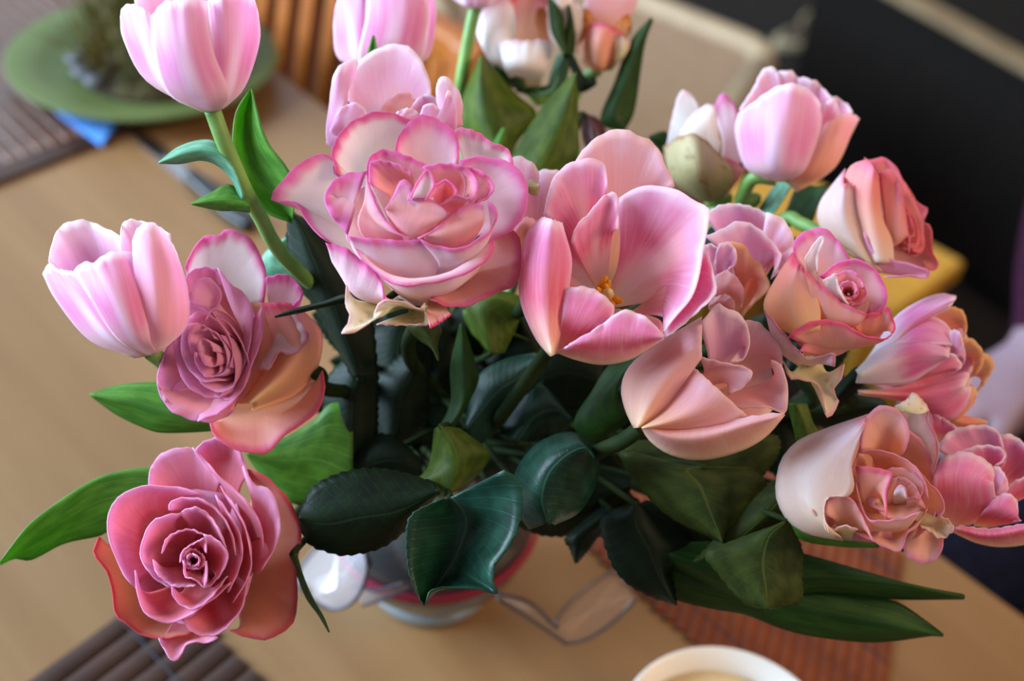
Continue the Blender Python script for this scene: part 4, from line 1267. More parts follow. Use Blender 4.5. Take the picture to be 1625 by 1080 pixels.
f.p('560,1000 640,1000|600,960 720,960 900,950|498,912 560,862 650,832 760,850 850,902 950,922 990,905', (2, -6, -13), 0, 'rose_peach')
f.p('620,1010 680,1010|640,1000 740,990 830,950|548,985 600,922 700,882 800,892 905,925', (2, -3, -9), 0, 'coral')
f.p('560,1060 620,1060|440,960 520,1010 640,1040|385,782 430,840 500,922 545,982 605,1020 690,992 722,1000 718,1050', (14, 0, -8), 0, 'rose_cream', ruf=0.8)
f.p('600,980 640,960|520,1080 600,1090 680,1080|470,1020 510,1110 600,1120 660,1170 680,1300,-2 715,1270 740,1220 712,1170 750,1110 765,1040', (14, 6, 0), 0, 'rose_wilt', ruf=1.0)
f.p('700,760|620,860 540,760 620,600 760,600 860,740 800,880 620,860|560,960 410,760 520,560 640,430 790,550 940,720 960,880 800,960 560,960', (14, 12, 6), 0, ruf=0)
f.core((785, 690), (82, 32), (-30, 72), (0, 20), [(1.0, 3, 0.3, -9), (0.55, 2, 1.2, -10)], 2, 'hero_core')
f.p('720,780 750,780|700,720 740,740 790,770|662,642 705,622 722,608 728,640 745,690 770,742', (4, -8, -14), 0, 'rose_white', ruf=0.3)

# ------------------------------------------------------------------ faded cream rose
f = Flower('rose', 'faded cream and peach rose with torn browned rims above the long green leaves', 'rose', 0.432, D3,
           '700,820,26 520,860,36 300,880,48', 'rose_blush', ctr=(950, 680), group=ROS, smat='stem_dark')
f.p('900,760 940,740|1020,420 1090,420 1150,560|985,330 1060,282 1095,248 1166,332 1160,380 1202,452 1212,545 1180,665', (20, 12, 6), 0, 'rose_cream')
f.p('980,330 1010,330|1040,310 1080,330 1120,350|1000,318 1060,280 1095,248 1150,300 1168,335', (2, 1, 3), 0, 'rose_wilt')
f.p('900,780 960,780|1100,860 1180,900 1200,860|1040,960 1060,1020 1130,1062 1200,1042 1232,982 1235,940 1270,900', (22, 12, 6), 0, 'rose_blush')
f.p('1000,800 1040,780|1140,880 1200,870 1230,850|1125,880 1190,925 1235,942 1282,905 1270,862 1205,828', (14, 6, 0), 0, 'rose_wilt', ruf=1.0)
f.p('900,780 960,780|1040,620 1140,700 1180,800|1000,545 1090,590 1160,670 1222,732 1242,805 1210,850', (18, 4, -2), 0, 'rose_blush')
f.p('880,760 920,740|900,540 980,470 1030,540|838,525 850,420 880,350 940,310 1000,320 1052,370 1072,442 1060,505 1036,545', (18, 2, -5), 0)
f.p('900,760 940,760|860,900 960,930 1080,900|780,902 880,945 1000,1000 1042,992 1062,920 1120,862 1160,800', (18, 2, -4), 0, 'rose_blush')
f.p('920,740 960,740|900,560 980,580 1080,660|832,530 900,520 1000,540 1092,592 1150,680 1165,760', (16, 0, -8), 0, 'rose_blush', ruf=0.3)
f.p('880,780 920,760|760,760 800,640 860,560|680,880 690,740 790,640 850,470', (18, 2, -4), 0, 'rose_blush')
f.p('860,800 900,780|780,820 860,780 940,800|690,900 760,940 880,950 1000,940', (18, 6, 0), 0, 'rose_blush')
f.core((1010, 730), (125, 40), (-45, 110), (-20, 10), [(1.0, 3, 0.8, -7)], 2, 'rose_blush')
f.p('1000,800 1060,800|960,760 1020,740 1090,760|985,660 1040,650 1100,690 1130,760', (4, -4, -9), 1, 'rose_blush', ruf=0.3)
f.p('1005,790 1045,790|998,745 1030,735 1062,750|1008,705 1030,688 1056,708 1062,755', (2, -10, -15), 3, 'rose_cream', ruf=0.1)
f.p('1050,830 1100,820|1060,790 1100,780 1140,790|1060,750 1100,745 1130,760 1150,800', (4, -6, -10), 1, 'rose_blush', ruf=0.3)
f.p('940,740|820,840 760,700 840,540 1000,520 1120,660 1080,860 820,840|760,940 620,800 700,560 900,400 1100,440 1200,640 1190,860 1040,960 760,940', (18, 14, 8), 0, 'rose_blush', ruf=0)
f.p('880,820 930,840|850,760 900,720 950,740|818,600 880,600 985,622 992,645 968,720 966,850', (6, -8, -13), 1, 'rose_peach', ruf=0.3)
f.p('760,900 840,900|840,860 900,900 1040,900|812,640 840,780 880,850 960,855 1060,840 1130,810', (8, -6, -11), 0, 'rose_blush')
f.p('740,940 800,950|720,860 790,850 860,900|672,830 690,760 780,742 830,800 880,905 905,962', (8, -6, -12), 0, 'rose_blush')
f.p('760,952 600,922 500,860 445,760 442,660 470,560 545,478 650,430 760,390 880,350|740,930 620,840 580,720 610,600 720,490 860,380|690,912 668,830 690,745 782,742 812,690 800,590 830,480 866,390', (6, -12, -15), 0, 'rose_cream', cols=True, ruf=0.3)
f.p('720,940 800,950|640,880 720,900 810,910|600,800 660,860 690,912 760,880 830,900', (2, -8, -14), 0, 'rose_wilt', ruf=0.4)

# ------------------------------------------------------------------ coral rose far right
f = Flower('rose', 'coral pink rose half opened against the dark floor', 'rose', 0.475, C7,
           '850,520,14 700,440,22 560,375,30 480,350,36 300,480,50', 'coral', ctr=(950, 400), group=ROS)
f.p('830,500 860,480|980,220 1080,300 1100,420|860,62 872,75 940,58 1002,92 1032,150 1062,222 1112,272 1162,300 1150,340', (12, 10, 6), 0)
f.p('850,500 880,480|1040,380 1100,440 1100,540|1040,330 1112,362 1152,372 1182,402 1186,510 1216,562 1200,592 1150,600', (12, 6, 2), 0)
f.p('900,480|820,440 800,280 920,180 1040,300 1080,480 980,560 820,440|780,500 660,360 720,200 870,90 1010,130 1130,320 1170,560 1060,610 930,600 780,500', (16, 14, 8), 0, ruf=0)
f.core((1060, 370), (70, 150), (60, -40), (-120, 80), [(1.0, 4, 0.5, 0), (0.7, 3, 1.2, -3), (0.4, 2, 0.3, -5)], 8, 'coral')
f.p('850,500 890,520|960,480 1030,460 1060,420|925,140 985,115 1032,200 1060,350 1078,480 1070,530', (8, -5, -6), 2, 'coral')
f.p('795,505 680,435 637,350 650,270 700,200 770,115|880,560 790,440 745,320 760,180|945,605 870,450 830,340 800,180', (2, -10, -8), 0, 'rose_cream', cols=True)
f.p('880,560 830,440 770,260 765,160 800,95 870,68|930,560 900,400 880,260 900,100|1000,560 990,450 940,330 930,150', (-4, -12, -9), 0, 'coral', cols=True)
f.p('840,520 880,560|900,600 1000,615 1100,615|856,412 900,500 990,542 1100,572 1172,600 1160,632 1060,620 950,632', (4, -6, -11), 0, 'rose_mid')

# ------------------------------------------------------------------ pale tulip upper right
f = Flower('tulip', 'pale lilac pink tulip with crinkled rims above the coral rose', 'tulip', 0.50, C3,
           '440,850,2 330,850,4 270,950,14 200,1050,30', 'tulip', group=TUL)
f.p('420,850 470,850|330,620 420,560 520,600|265,520 330,420 370,340 410,316 442,335 460,400', (2, 10, 8), 0, 'tulip_in')
f.p('460,850 500,850|520,600 640,560 740,600|435,350 500,333 550,368 600,374 650,402 690,450 760,480 805,530', (2, 14, 8), 0, 'tulip_in', ruf=1.0)
f.p('480,862 540,914|560,810,-8 640,810,-6 715,800,4|640,620,-10 720,610,-8 797,640,6|660,570,-8 740,545,-6 800,542,0 837,562,6', (0, 0, 0, 0), 2, 'tulip_peach')
f.p('480,860 520,880|560,740 640,720 680,720|620,600 670,500 718,468 742,540 730,620', (0, -8, -8), 2, 'tulip_hot')
f.p('395,856 440,862 490,862|290,790,4 420,800,-10 580,800,-8|245,630,8 430,610,-13 650,620,-7|262,540,6 330,490,-5 430,420,-9 520,398,-11 600,430,-9 652,495,-4', (0, -4, -6, -4), 4)
f.leaf('300,1030 350,1000 420,900 470,850|340,1040 400,1000 460,920 510,850|400,1040 440,1000 520,880 550,840', (20, 14, 10), 'tleaf_teal', kind='tulip')
f.leaf('340,1060 470,1020 530,900 590,880|440,1060 540,1040 600,960 640,890|560,1080 610,1060 640,980 690,880', (34, 30, 26), 'tleaf_dark', kind='tulip')

# ------------------------------------------------------------------ white green rose next to it
f = Flower('rose', 'creamy white rose bud with brownish green guard petals beside the lilac tulip', 'rose', 0.52, C2,
           '980,950,6 960,1040,16', 'rose_white', group=ROS)
f.p('940,940 980,940|850,700 900,640 960,640|770,700 800,560 830,450 862,430 900,460 928,505', (4, 4, 6), 0)
f.p('980,940 1010,940|1040,700 1100,660 1140,760|990,520 1040,443 1090,490 1125,560 1150,700 1152,810', (4, 2, 4), 0, 'hero')
f.p('960,940 1000,940|880,720 960,640 1030,700|828,650 880,560 960,500 1003,508 1012,580 1024,690', (2, -6, -4), 2)
f.p('930,955 990,962 1040,945|800,850,6 930,820,-6 1100,860,6|758,700,6 830,650,-2 890,634,-6 950,660,-5 1020,730,-2 1095,800,6', (2, -8, -6), 5, 'rose_green')
f.p('1000,955 1060,930|1060,860 1110,850 1140,820|1020,740 1080,760 1145,800', (2, -2, 2), 2, 'rose_peach')
f.leaf('800,760 740,715 690,655|800,720 750,690 688,652|800,660 760,625 690,648', (20, 16, 20), 'tleaf_dark', kind='tulip')

# ------------------------------------------------------------------ tulip at top centre
f = Flower('tulip', 'pale closed tulip behind the opened tulip and the cream rose', 'tulip', 0.50, C1,
           '640,345,2 650,420,6 660,600,20', 'tulip', group=TUL)
f.p('620,345 660,345|480,160 620,100 780,160|420,-20 520,-120 640,-140 760,-110 840,-20', (0, 14, 8), 0, 'tulip_in')
f.p('600,343 640,345|420,285,4 500,290,-6 590,280,-10|390,150,8 460,120,-6 560,110,-11|398,40,6 430,-50,0 500,-75,-4 560,-20,-8', (0,), 2)
f.p('680,343 720,335|770,280,-8 840,265,6|800,90,-8 873,90,8|780,-40,-5 845,-70,2 868,-10,8', (0,), 2)
f.p('610,345 660,348 700,343|510,280 650,275 790,275|540,100 680,80 835,100|548,-20 620,-95 720,-105 800,-55 830,0', (0, -12, -14, -11), 4)
f.leaf('545,330 550,260 575,168|565,330 570,250 577,168|590,330 592,230 580,168', (-22, -20, -22), 'tleaf', kind='tulip', attach=False)

# ------------------------------------------------------------------ opened tulip behind the hero rose
f = Flower('tulip', 'opened pink tulip with curled rims behind the cream rose', 'tulip', 0.448, C1,
           '670,690,4 690,800,14', 'tulip_in', group=TUL)
f.p('640,680 700,680|500,540 660,470 810,520|452,460 460,380 490,310 550,258 620,222 690,209 750,224 792,265 822,320 850,400 852,460', (4, 10, 10), -4)
f.p('680,680 720,680|660,560 720,500 800,520|600,540 640,480 700,440 760,450 830,520', (2, 6, 6), 0, 'tulip_peach')
f.p('560,700 600,700|365,690,0 420,600,-8 480,600,-4|374,450,2 392,350,0 440,294,2 506,291,6 462,400,6 450,520,6', (2, -2, 0), 0, 'tulip')
f.p('700,690 740,690|740,560 820,510 900,560|745,540 780,480 830,450 885,475 925,530', (2, 2, 0), 0)
f.p('720,700 780,690|900,620 960,600 990,600|880,480 878,410 895,370 920,361 960,398 992,450 1001,520 980,605', (2, -4, -2), 2)
f.p('560,700 620,700|385,640 460,600 540,620|380,600 418,522 480,488 530,508 545,560 500,600', (0, -9, -10), 2, 'tulip')
f.p('740,700 800,700|810,620 880,600 960,620|800,545 820,500 860,489 900,520 935,430 965,470 975,590', (0, -9, -10), 1, 'tulip')
f.p('640,700 700,700|650,600 720,580 780,600|690,535 745,514 795,540 800,580', (0, -8, -8), 1)
f.p('560,710 600,700|370,700 410,640 460,660|358,650 370,580 390,560 430,600', (4, 2, 2), 0, 'tulip')

# ------------------------------------------------------------------ tulip whose base peeks in at the top
f = Flower('tulip', 'pale tulip on a long green stem with only its base in view', 'tulip', 0.545, C1,
           '1065,35,2 1050,90,3 1020,240,6 990,440,14 1000,640,34', 'tulip', group=TUL)
f.p('1040,36 1090,36|940,-80 1060,-100 1200,-80|930,-300 1060,-380 1210,-300', (0, 12, 8), -3, 'tulip_in')
f.p('1030,38 1070,40|945,-20,4 1000,10,-8 1070,20,-11|900,-150,8 980,-150,-8 1070,-140,-13|930,-280,6 1000,-330,0 1080,-280,-8', (0,), 2)
f.p('1060,40 1100,36|1060,20,-11 1140,15,-8 1210,-20,4|1060,-140,-13 1160,-150,-8 1250,-150,8|1060,-280,-8 1150,-330,0 1220,-280,6', (0,), 2)
f.leaf('1180,860 1010,640 990,520 1030,400 1070,300 1090,264|1200,830 1150,640 1110,500 1090,380 1092,264|1230,800 1260,680 1355,545 1260,450 1160,340 1096,264', (6, -8, 4), 'tleaf_olive', kind='tulip')
f.leaf('1180,860 1240,740 1360,540 1460,420 1539,345|1320,860 1390,740 1450,620 1500,480 1541,344|1440,860 1548,760 1553,640 1550,480 1543,345', (-26, -36, -30), 'tleaf_olive', kind='tulip')
f.leaf('1140,700 1160,660 1190,610|1160,720 1180,670 1200,608|1180,720 1200,670 1210,612', (-30, -32, -30), 'tleaf', kind='tulip', attach=False)

# ------------------------------------------------------------------ small roses at the top
f = Flower('rose', 'white rose with peach heart behind the green tulip leaves', 'rose', 0.56, D7,
           '640,570,8 700,640,14 760,800,30', 'rose_white', group=ROS)
f.p('600,560 660,560|520,240 640,140 740,220|480,60 540,-20 640,-60 740,-20 800,60', (6, 6, 6), 0, 'rose_peach')
f.p('600,555 640,560|400,400 480,340 560,330|308,210 330,100 380,45 470,0 540,30 560,140', (6, -6, -2), 3)
f.p('600,560 700,560|500,460 620,440 760,450|455,268 540,258 640,264 750,258 800,300', (4, -12, -10), 4, 'rose_white')
f.p('660,560 720,550|720,300 770,260 800,260|690,140 700,60 740,50 770,100 780,200', (4, -2, -2), 0, 'rose_dry')
f.leaf('600,590 560,560 500,470 525,360|620,585 590,540 545,460 530,350|640,580 610,510 575,440 540,360', (-6, -10, -6), 'tleaf_dark', kind='tulip', name='sepal')
f.leaf('600,590 500,540 430,460 395,370|610,580 520,520 450,440 400,365|620,570 540,490 470,430 405,368', (-2, -6, -2), 'tleaf_dark', kind='tulip', name='sepal')
f.leaf('640,600 760,560 790,470 830,350|660,610 780,590 830,480 870,370|680,620 800,600 870,520 890,400', (-4, -8, -4), 'tleaf_teal', kind='tulip', name='sepal')
f.leaf('700,620 600,600 560,590|700,600 640,570 600,560|720,580 800,550 860,560', (-6, -8, -6), 'tleaf_dark', kind='tulip', name='sepal', attach=False)
f.leaf('960,720 980,780 1000,900 1020,950|1000,720 1040,770 1070,850 1090,920|1010,730 1080,760 1130,820 1150,880', (-20, -26, -20), 'leaf_wine', kind='rose', attach=True)

f = Flower('rose', 'closed greenish rose bud wrapped in dark green sepals', 'rose bud', 0.555, D7,
           '880,350,4 880,430,8 850,560,16 800,760,30', 'rose_white', group=None, srad=(0.0022, 0.0022))
f.p('860,345 900,345|780,220 850,160 920,220|775,40 800,-60 860,-100 920,-60 940,40', (0, 4, 3), -2, 'rose_white')
f.p('850,345 880,348 910,345|770,220,4 840,240,-8 930,220,4|765,60,4 830,80,-7 930,60,4|790,-40,3 850,-90,-3 920,-40,3', (0,), 2, 'rose_white')
f.leaf('880,350 800,220 780,100 770,0|890,345 840,220 820,100 790,-10|900,345 880,220 870,120 850,60', (-8, -14, -10), 'tleaf_dark', kind='tulip', name='sepal')
f.leaf('880,350 880,220 900,120 890,40|900,350 910,240 925,140 905,30|940,345 945,260 940,170 915,40', (-8, -10, -2), 'tleaf_dark', kind='tulip', name='sepal')
f.leaf('900,370 960,560 1000,590 1080,545|910,360 990,520 1030,540 1085,530|930,350 1010,500 1060,490 1080,510', (-4, -8, -4), 'leaf_dark', kind='rose')

f = Flower('rose', 'drooping peach rose with dried amber brown petal rims', 'rose', 0.56, D7,
           '1090,455,6 1040,480,10 960,560,16 880,760,30', 'rose_peach', group=ROS)
f.p('1080,450 1130,450|1050,160 1150,100 1260,160|1000,40 1040,-60 1160,-100 1280,-60 1350,-20 1320,80', (4, 6, 8), 0, 'tulip_peach')
f.p('1080,455 1120,455|1030,240 1060,200 1100,200|960,300 990,180 1000,60 1040,70 1080,140', (2, -4, -4), 0, 'rose_dry')
f.p('1100,455 1150,450|1180,240 1240,210 1280,240|1180,190 1230,130 1280,90 1310,140 1300,230', (2, -2, -2), 0, 'rose_dry')
f.p('1060,455 1100,462 1150,455|975,380,6 1090,420,-8 1230,390,6|980,260,5 1100,260,-12 1280,290,6|1010,180,2 1060,150,-6 1120,148,-8 1200,185,-6 1290,255,3', (0,), 4, 'rose_peach')
f.p('1130,455 1180,450|1200,390 1260,360 1280,330|1180,220 1240,230 1300,260', (0, -8, -8), 2, 'rose_wilt')
f.p('960,360 1000,360|920,150 950,110 990,150|905,60 940,20 990,50 1000,100', (6, 4, 4), 0, 'rose_white')
f.leaf('1250,850 1108,780 1200,530 1300,270 1428,118|1260,840 1190,740 1270,520 1350,300 1436,112|1270,830 1330,700 1390,300 1446,130', (-4, -10, -4), 'tleaf_dark', kind='tulip')

# ------------------------------------------------------------------ tulip lying to the right
f = Flower('tulip', 'many-petalled pink tulip with white and orange streaks beside the pale arm', 'tulip', 0.47, Z5,
           '-60,690,4 -160,760,10 -320,860,24', 'tulip_hot', group=TUL, smat='stem_dark')
f.p('-40,650 0,640|200,480 330,420 420,450|310,380 350,350 405,338 470,358 492,430 482,490', (4, 4, 2), 0, 'tulip_amber')
f.p('-40,670 0,660|300,640 440,580 500,600|465,485 530,508 572,570 562,650 500,705', (6, 6, 0), 0, 'tulip_amber')
f.p('-40,680 0,680|300,720 460,680 540,680|560,562 612,590 627,640 582,722 540,765', (6, 10, 5), 0, 'tulip_amber')
f.p('150,620|60,640 160,520 300,520 360,640 240,720 60,640|-40,680 120,470 340,330 450,400 520,600 480,800 330,860 120,790 -40,680', (8, 7, 5), 0, 'tulip_hot', ruf=0)
f.p('-60,660 10,570 120,400 250,310 360,272 436,287|-50,670 60,570 180,440 300,360 432,300|-40,680 80,580 200,480 320,390 400,350', (4, -6, -4), 0, 'tulip_white', cols=True)
f.p('-60,670 50,570 150,480 230,410 300,387 370,412 415,470 418,525|-60,680 60,600 180,560 300,530 412,530', (-4, -12), 0, 'tulip_white', cols=True)
f.p('300,600 340,600|400,600 440,590 460,600|405,455 450,460 472,520 482,600 462,642', (-4, -8, -8), 2, 'tulip')
f.p('-70,660 60,545 230,500 340,508 404,548|-60,680 90,610 230,570 340,580 400,590|-70,720 90,732 200,722 300,662 400,590', (-8, -19, -15), 0, 'tulip_white', cols=True)
f.p('100,740 150,740|250,690 360,660 440,650|290,650 400,570 455,610 458,650 380,690', (-8, -13, -13), 2, 'tulip_hot')
f.p('-60,760 200,750 350,712 460,672 497,670 500,700|-50,770 200,790 350,780 480,740|-60,780 150,812 330,892 425,902 505,800 512,740', (-10, -14, -4), 0, 'tulip_hot', cols=True)
f.p('200,800 260,840|360,880 430,890 480,850|340,890 430,910 520,830 540,760 510,730', (-2, 0, 2), 0, 'tulip_amber')
f.leaf('380,900 420,930 490,955 592,925|390,890 450,915 520,925 592,922|400,880 480,888 540,900 590,915', (4, 2, 4), 'tulip_amber', kind='tulip', attach=False, name='fallen_petal')
f.leaf('-200,780 -120,690 -60,640 0,690|-180,820 -100,730 -50,700 -10,690|-160,860 -80,780 -40,740 -5,700', (-2, -6, -2), 'leaf_dark', kind='tulip')

# ------------------------------------------------------------------ tulip at the right edge
f = Flower('tulip', 'half open bright pink tulip crowding the faded cream rose', 'tulip', 0.45, D3,
           '1230,880,14 1100,900,22 900,930,40', 'tulip_hot', group=TUL, smat='stem_dark')
f.p('1240,860 1280,860|1320,620 1420,560 1520,600|1212,520 1260,440 1350,408 1440,404 1495,432 1520,500', (10, 8, 2), 0, 'tulip')
f.p('1260,860 1320,860|1460,640 1580,600 1660,660|1485,450 1560,448 1620,490 1670,560 1700,640', (10, 12, 6), 0, 'tulip_hot')
f.p('1240,860 1280,860|1360,640 1440,600 1520,600|1290,540 1400,500 1500,508 1532,552 1480,600', (8, 2, -4), 0)
f.p('1300,880 1360,880|1480,780 1580,720 1680,720|1535,720 1560,680 1610,655 1690,640 1740,700', (6, 2, -2), 0)
f.p('1230,880 1300,900|1190,760 1300,780 1470,800|1188,660 1310,650 1475,680|1195,620 1240,556 1320,528 1400,548 1460,590 1478,640 1475,720', (8, -8, -14, -9), 0)
f.p('1380,860 1420,860|1450,740 1490,740 1530,740|1468,600 1500,600 1535,650 1542,712 1500,735', (4, -8, -8), 2, 'tulip')
f.p('1380,880 1440,890|1420,820 1500,820 1600,860|1450,790 1490,740 1540,725 1585,760 1590,820 1570,860', (4, -10, -10), 2)
f.p('1270,905 1400,962 1530,980 1680,955 1760,900|1280,895 1420,930 1560,920 1740,870|1300,880 1450,895 1560,882 1700,860', (4, -14, -12), 0)
f.p('1200,480 1240,490|1180,420 1220,420 1280,440|1160,330 1220,360 1280,400 1310,430', (20, 16, 14), 0)

# ------------------------------------------------------------------ loose foliage on one more rose stem with no visible bloom
f = Flower('rose_foliage', 'leafy rose stems with dark serrated leaves hanging over the glass vase', 'foliage', 0.50, FULL,
           '620,560,20 640,640,40', 'hero', smat='stem_dark')
L = f.leaf
f.bunch = True
# dark leaf left of the hero rose, reaching down
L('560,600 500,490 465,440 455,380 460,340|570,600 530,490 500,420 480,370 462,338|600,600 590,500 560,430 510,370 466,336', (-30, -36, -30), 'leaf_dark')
L('470,445 420,440 418,405 455,375|470,420 445,415 440,395 457,376|475,400 465,395 462,385 460,378', (-12, -14, -10), 'tleaf_teal', kind='tulip')
# bright green back-lit leaf between the two left roses
L('560,800 470,800 430,770 400,735 390,720|560,760 500,735 450,735 420,728 392,718|560,640 525,640 500,665 460,690 410,715', (-20, -28, -24), 'tleaf', kind='tulip')
L('560,830 500,800 460,790 440,780|560,800 510,770 470,770 442,776|560,770 525,740 490,745 450,768', (-14, -20, -16), 'tleaf', kind='tulip')
# big dark leaf at lower left of the vase
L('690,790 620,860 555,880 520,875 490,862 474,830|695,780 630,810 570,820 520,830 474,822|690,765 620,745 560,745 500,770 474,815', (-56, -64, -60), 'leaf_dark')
# centre bottom leaf, dark half and shining half
L('705,790 655,815 645,850 648,900 660,935 673,960|715,788 735,810 740,835 725,880 700,920 674,960|800,745 826,770 824,830 805,870 785,895 783,925 790,942 755,934 690,934 675,959', (-80, -64, -84), 'leaf_blue')
# round curled dark leaf
L('840,840 815,800 818,750 845,710 880,690 910,686 935,700|870,830 860,790 870,750 900,720 930,710 945,730|880,832 915,815 935,790 948,760 950,730 945,715', (-52, -66, -54), 'leaf_blue', kind='rose', saw=0.0, bow=4)
# curled olive leaf
L('690,680 680,740 650,770 655,778 700,788|700,676 720,720 720,745 715,770 705,787|730,680 775,715 772,735 745,765 710,785', (-46, -56, -48), 'tleaf_olive', kind='tulip')
# leaves in the middle
L('690,690 715,640 715,580 730,515|705,690 735,640 738,580 732,513|720,680 757,610 755,580 735,515', (-34, -40, -34), 'tleaf_dark', kind='tulip')
L('740,660 755,600 800,570 850,560|740,680 790,620 820,600 855,565|760,710 800,660 860,600 875,570', (-24, -30, -26), 'leaf_blue', kind='tulip')
L('790,690 830,620 860,610 905,660|820,700 850,660 880,650 908,665|850,700 870,690 890,690 906,672', (-20, -26, -20), 'leaf_blue', kind='tulip')
L('780,500 740,490 735,500 750,530|800,520 770,510 760,520 760,540|840,540 800,530 780,545 770,555', (-10, -14, -10), 'tleaf_olive', kind='tulip')
L('760,540 740,480 780,460 830,470|780,560 770,500 790,480 830,490|800,560 810,540 820,520 826,500', (-20, -24, -20), 'tleaf_olive', kind='tulip')
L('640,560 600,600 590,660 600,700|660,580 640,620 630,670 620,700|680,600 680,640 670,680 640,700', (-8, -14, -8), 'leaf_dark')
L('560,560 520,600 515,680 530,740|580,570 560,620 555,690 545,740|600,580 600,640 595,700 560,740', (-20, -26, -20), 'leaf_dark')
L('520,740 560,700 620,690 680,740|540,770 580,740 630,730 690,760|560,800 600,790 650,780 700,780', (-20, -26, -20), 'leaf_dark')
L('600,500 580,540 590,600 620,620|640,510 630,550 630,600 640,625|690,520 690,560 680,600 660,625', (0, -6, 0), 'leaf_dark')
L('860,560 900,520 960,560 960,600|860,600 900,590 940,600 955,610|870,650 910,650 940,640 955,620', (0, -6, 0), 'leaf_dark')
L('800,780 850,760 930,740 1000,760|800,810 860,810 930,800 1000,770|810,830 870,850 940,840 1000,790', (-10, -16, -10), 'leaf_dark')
# right of the centre: olive underside leaves and dark leaves
L('1080,740 1000,715 985,728 1030,790 1080,830 1146,861|1120,740 1090,745 1110,770 1130,820 1147,861|1190,740 1215,765 1200,790 1170,830 1148,861', (-50, -58, -50), 'leaf_olive')
L('1060,700 1000,700 990,725 1040,740 1200,770|1090,700 1080,720 1120,740 1202,768|1180,700 1230,690 1235,720 1203,765', (-34, -40, -34), 'leaf_olive')
L('1240,830 1170,855 1120,878 1140,910 1180,955 1215,965|1250,825 1220,850 1210,890 1215,930 1218,965|1255,835 1272,870 1272,920 1270,955 1222,966', (-58, -62, -56), 'leaf_olive')
L('1230,760 1180,800 1130,860 1100,890|1240,790 1200,830 1150,870 1102,890|1255,820 1220,840 1170,870 1104,891', (-50, -54, -50), 'leaf_olive')
L('1000,800 955,820 965,880 990,920 1030,945 1072,960|1010,800 1010,830 1030,870 1050,920 1073,960|1050,820 1085,850 1105,880 1065,900 1070,930 1074,960', (-40, -48, -40), 'leaf_dark')
L('960,800 900,850 905,870 913,893|970,810 920,850 915,870 914,893|975,830 950,850 935,870 915,893', (-20, -24, -20), 'leaf_dark')
L('1000,800 1080,790 1140,840 1120,900|1000,840 1070,840 1100,870 1118,902|1000,870 1050,880 1080,900 1116,904', (-20, -26, -20), 'leaf_dark')
L('900,740 960,760 1020,800 1060,860|900,770 950,800 1000,840 1058,862|900,800 940,840 990,870 1056,865', (-6, -12, -6), 'leaf_dark')
# the two long tulip blades on the right and a small one under the cream rose
L('1060,900 1200,955 1300,940 1420,950 1530,950|1060,880 1200,920 1300,915 1420,925 1531,947|1060,860 1200,860 1275,878 1385,910 1450,928 1529,943', (-40, -46, -40), 'tleaf_dark', kind='tulip')
L('1050,940 1085,955 1135,966 1185,975 1235,995 1285,1008 1368,1018 1420,1016 1478,1008 1496,1009|1060,905 1140,930 1220,950 1300,970 1400,990 1497,1008|1080,870 1150,900 1270,920 1380,945 1425,955 1470,985 1497,1006', (-34, -40, -36), 'tleaf_dark', kind='tulip')
L('1240,820 1270,855 1330,866 1395,868|1240,815 1280,846 1330,858 1395,866|1245,805 1300,850 1340,855 1393,864', (-50, -52, -50), 'tleaf', kind='tulip')
L('1250,640 1262,690 1270,720 1262,690|1262,640 1275,670 1280,700 1265,690|1280,640 1290,670 1300,690 1270,690', (-50, -54, -50), 'tleaf_olive', kind='tulip', attach=False)
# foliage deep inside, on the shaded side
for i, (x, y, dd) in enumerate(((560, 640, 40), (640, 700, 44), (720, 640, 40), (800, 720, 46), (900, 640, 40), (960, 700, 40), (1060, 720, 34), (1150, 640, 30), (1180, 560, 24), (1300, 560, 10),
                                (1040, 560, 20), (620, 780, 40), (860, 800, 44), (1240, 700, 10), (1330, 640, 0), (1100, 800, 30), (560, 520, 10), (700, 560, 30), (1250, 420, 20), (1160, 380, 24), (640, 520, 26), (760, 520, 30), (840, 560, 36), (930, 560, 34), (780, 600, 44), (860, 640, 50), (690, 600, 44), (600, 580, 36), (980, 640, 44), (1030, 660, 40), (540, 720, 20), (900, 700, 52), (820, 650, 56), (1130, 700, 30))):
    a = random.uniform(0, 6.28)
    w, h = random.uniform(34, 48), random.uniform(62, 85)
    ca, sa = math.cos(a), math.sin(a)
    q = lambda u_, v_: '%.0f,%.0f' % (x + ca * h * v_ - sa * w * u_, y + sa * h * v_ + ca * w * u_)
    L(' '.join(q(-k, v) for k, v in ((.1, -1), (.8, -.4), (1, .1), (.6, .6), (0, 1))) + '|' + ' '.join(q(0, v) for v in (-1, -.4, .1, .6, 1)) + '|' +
      ' '.join(q(k, v) for k, v in ((.1, -1), (.8, -.4), (1, .1), (.6, .6), (0, 1))), (dd + 6, dd, dd + 6 + random.uniform(-8, 8)), 'leaf_dark')

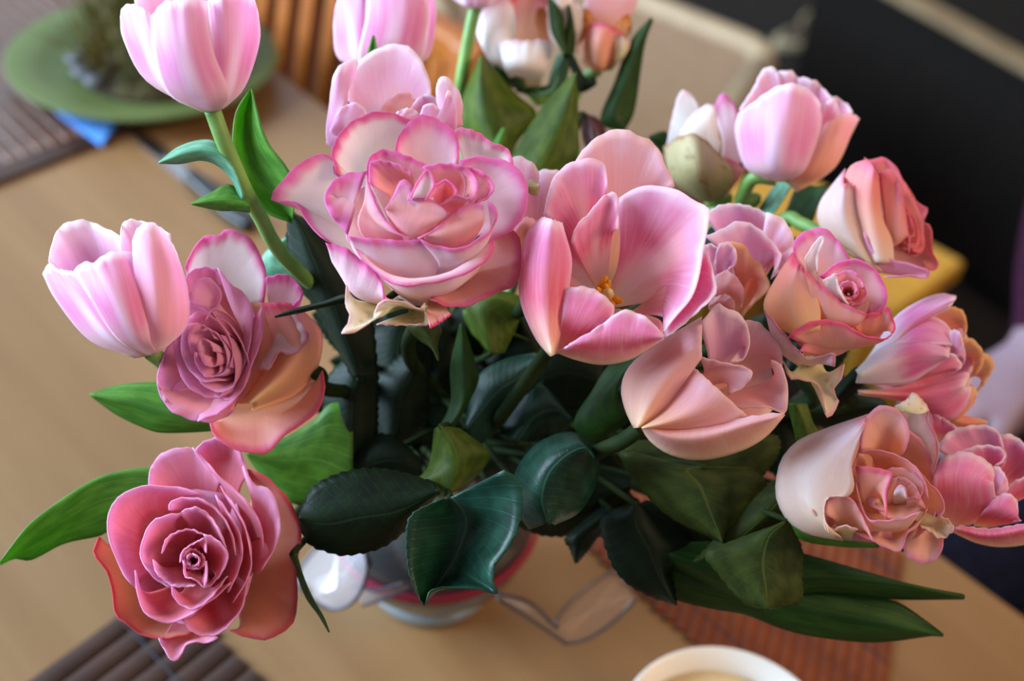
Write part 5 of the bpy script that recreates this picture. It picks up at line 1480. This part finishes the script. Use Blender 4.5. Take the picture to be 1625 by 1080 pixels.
# ------------------------------------------------------------------ glass vase with water
M['glass'] = glass_mat('clear_glass', (240, 246, 246), 1.6, 0.05)
M['water'] = glass_mat('water', (226, 238, 236), 0.7, 0.03)
vz = (VASE[0], VASE[1], TABLE_Z)
va = empty('vase', vz, 'round clear glass vase holding the bouquet', 'vase')
lathe('glass_bowl', [(0, 0.0), (0.027, 0.0), (0.030, 0.003), (0.038, 0.014), (0.049, 0.030), (0.0535, 0.047), (0.052, 0.064), (0.046, 0.084), (0.040, 0.102), (0.038, 0.118), (0.0405, 0.132),
                     (0.039, 0.1335), (0.0375, 0.131), (0.0358, 0.117), (0.0375, 0.102), (0.0435, 0.084), (0.0495, 0.064), (0.051, 0.047), (0.0465, 0.031), (0.035, 0.016), (0.024, 0.010), (0, 0.008)], M['glass'], va)
lathe('water', [(0, 0.0085), (0.0235, 0.0105), (0.0345, 0.0165), (0.046, 0.0315), (0.0505, 0.047), (0.049, 0.064), (0.043, 0.084), (0.0, 0.084)], M['water'], va)

# ------------------------------------------------------------------ sheer wired ribbon
M['ribbon_pink'] = glass_mat('pink_organza', (212, 84, 112), 0.2, 0.30)
M['ribbon_sheer'] = glass_mat('sheer_organza', (240, 236, 238), 0.12, 0.16)
M['ribbon_clear'] = glass_mat('clear_organza', (246, 240, 234), 0.1, 0.05)
M['glass_foot'] = glass_mat('thick_glass_foot', (214, 228, 232), 2.2, 0.28)
lathe('glass_foot', [(0, 0.0005), (0.033, 0.0005), (0.036, 0.003), (0.035, 0.008), (0.030, 0.0105), (0.0, 0.0085)], M['glass_foot'], va)
M['wire'] = plain_mat('grey_wire', (62, 58, 64), 0.4, (84, 80, 86), 80, metallic=0.6)
rb = empty('ribbon', vz, 'sheer wired organza ribbon with pink edge tied around the vase', 'ribbon')
orr = np.array(vz)
seg = 72
Vr = np.array([[(0.0545 * math.cos(t) + (0.001 if r_ == 0 else 0.0) * math.cos(t), 0.0545 * math.sin(t), zz + 0.006 * math.sin(t * 1 + 0.6)) for t in np.linspace(0, 2 * math.pi, seg)] for r_, zz in ((0, 0.050), (1, 0.0535), (2, 0.057))])
grid_obj('band', Vr, np.zeros((3, seg, 2)), M['ribbon_pink'], rb, np.zeros(3), 0.0006)


def strip(name, ea, eb, mat, n=30):
    A = np.array([W(*p) for p in ea])
    B = np.array([W(*p) for p in eb])
    a, b = curve3(A, n), curve3(B, n)
    m = min(len(a), len(b))
    a = a[np.linspace(0, len(a) - 1, m).astype(int)]
    b = b[np.linspace(0, len(b) - 1, m).astype(int)]
    V = np.stack([a, (a + b) / 2, b])
    o = grid_obj(name, V, np.zeros((3, m, 2)), mat, rb, orr, 0.0004)
    for e in (a, b):
        w = link('wire', tube_mesh('wire', e - orr, 0.0009, 6), M['wire'], o)
    return o


strip('bow_loop', [(590, 900, .575), (578, 866, .57), (583, 905, .57), (566, 948, .575), (535, 966, .58), (500, 955, .585), (470, 925, .59)],
      [(585, 905, .58), (540, 850, .60), (520, 858, .60), (500, 872, .60), (485, 890, .60), (475, 905, .60), (468, 915, .60)], M['ribbon_sheer'])
strip('bow_loop', [(790, 950, .575), (830, 975, .59), (884, 1010, .60), (900, 1020, .605), (935, 1012, .61), (975, 985, .615), (1010, 950, .62)],
      [(790, 942, .575), (840, 955, .59), (882, 995, .60), (882, 985, .603), (905, 955, .61), (945, 922, .62), (985, 900, .63)], M['ribbon_clear'])
strip('bow_tail', [(560, 930, .60), (600, 935, .585), (640, 925, .578)], [(575, 960, .60), (610, 950, .588), (650, 932, .58)], M['ribbon_sheer'])
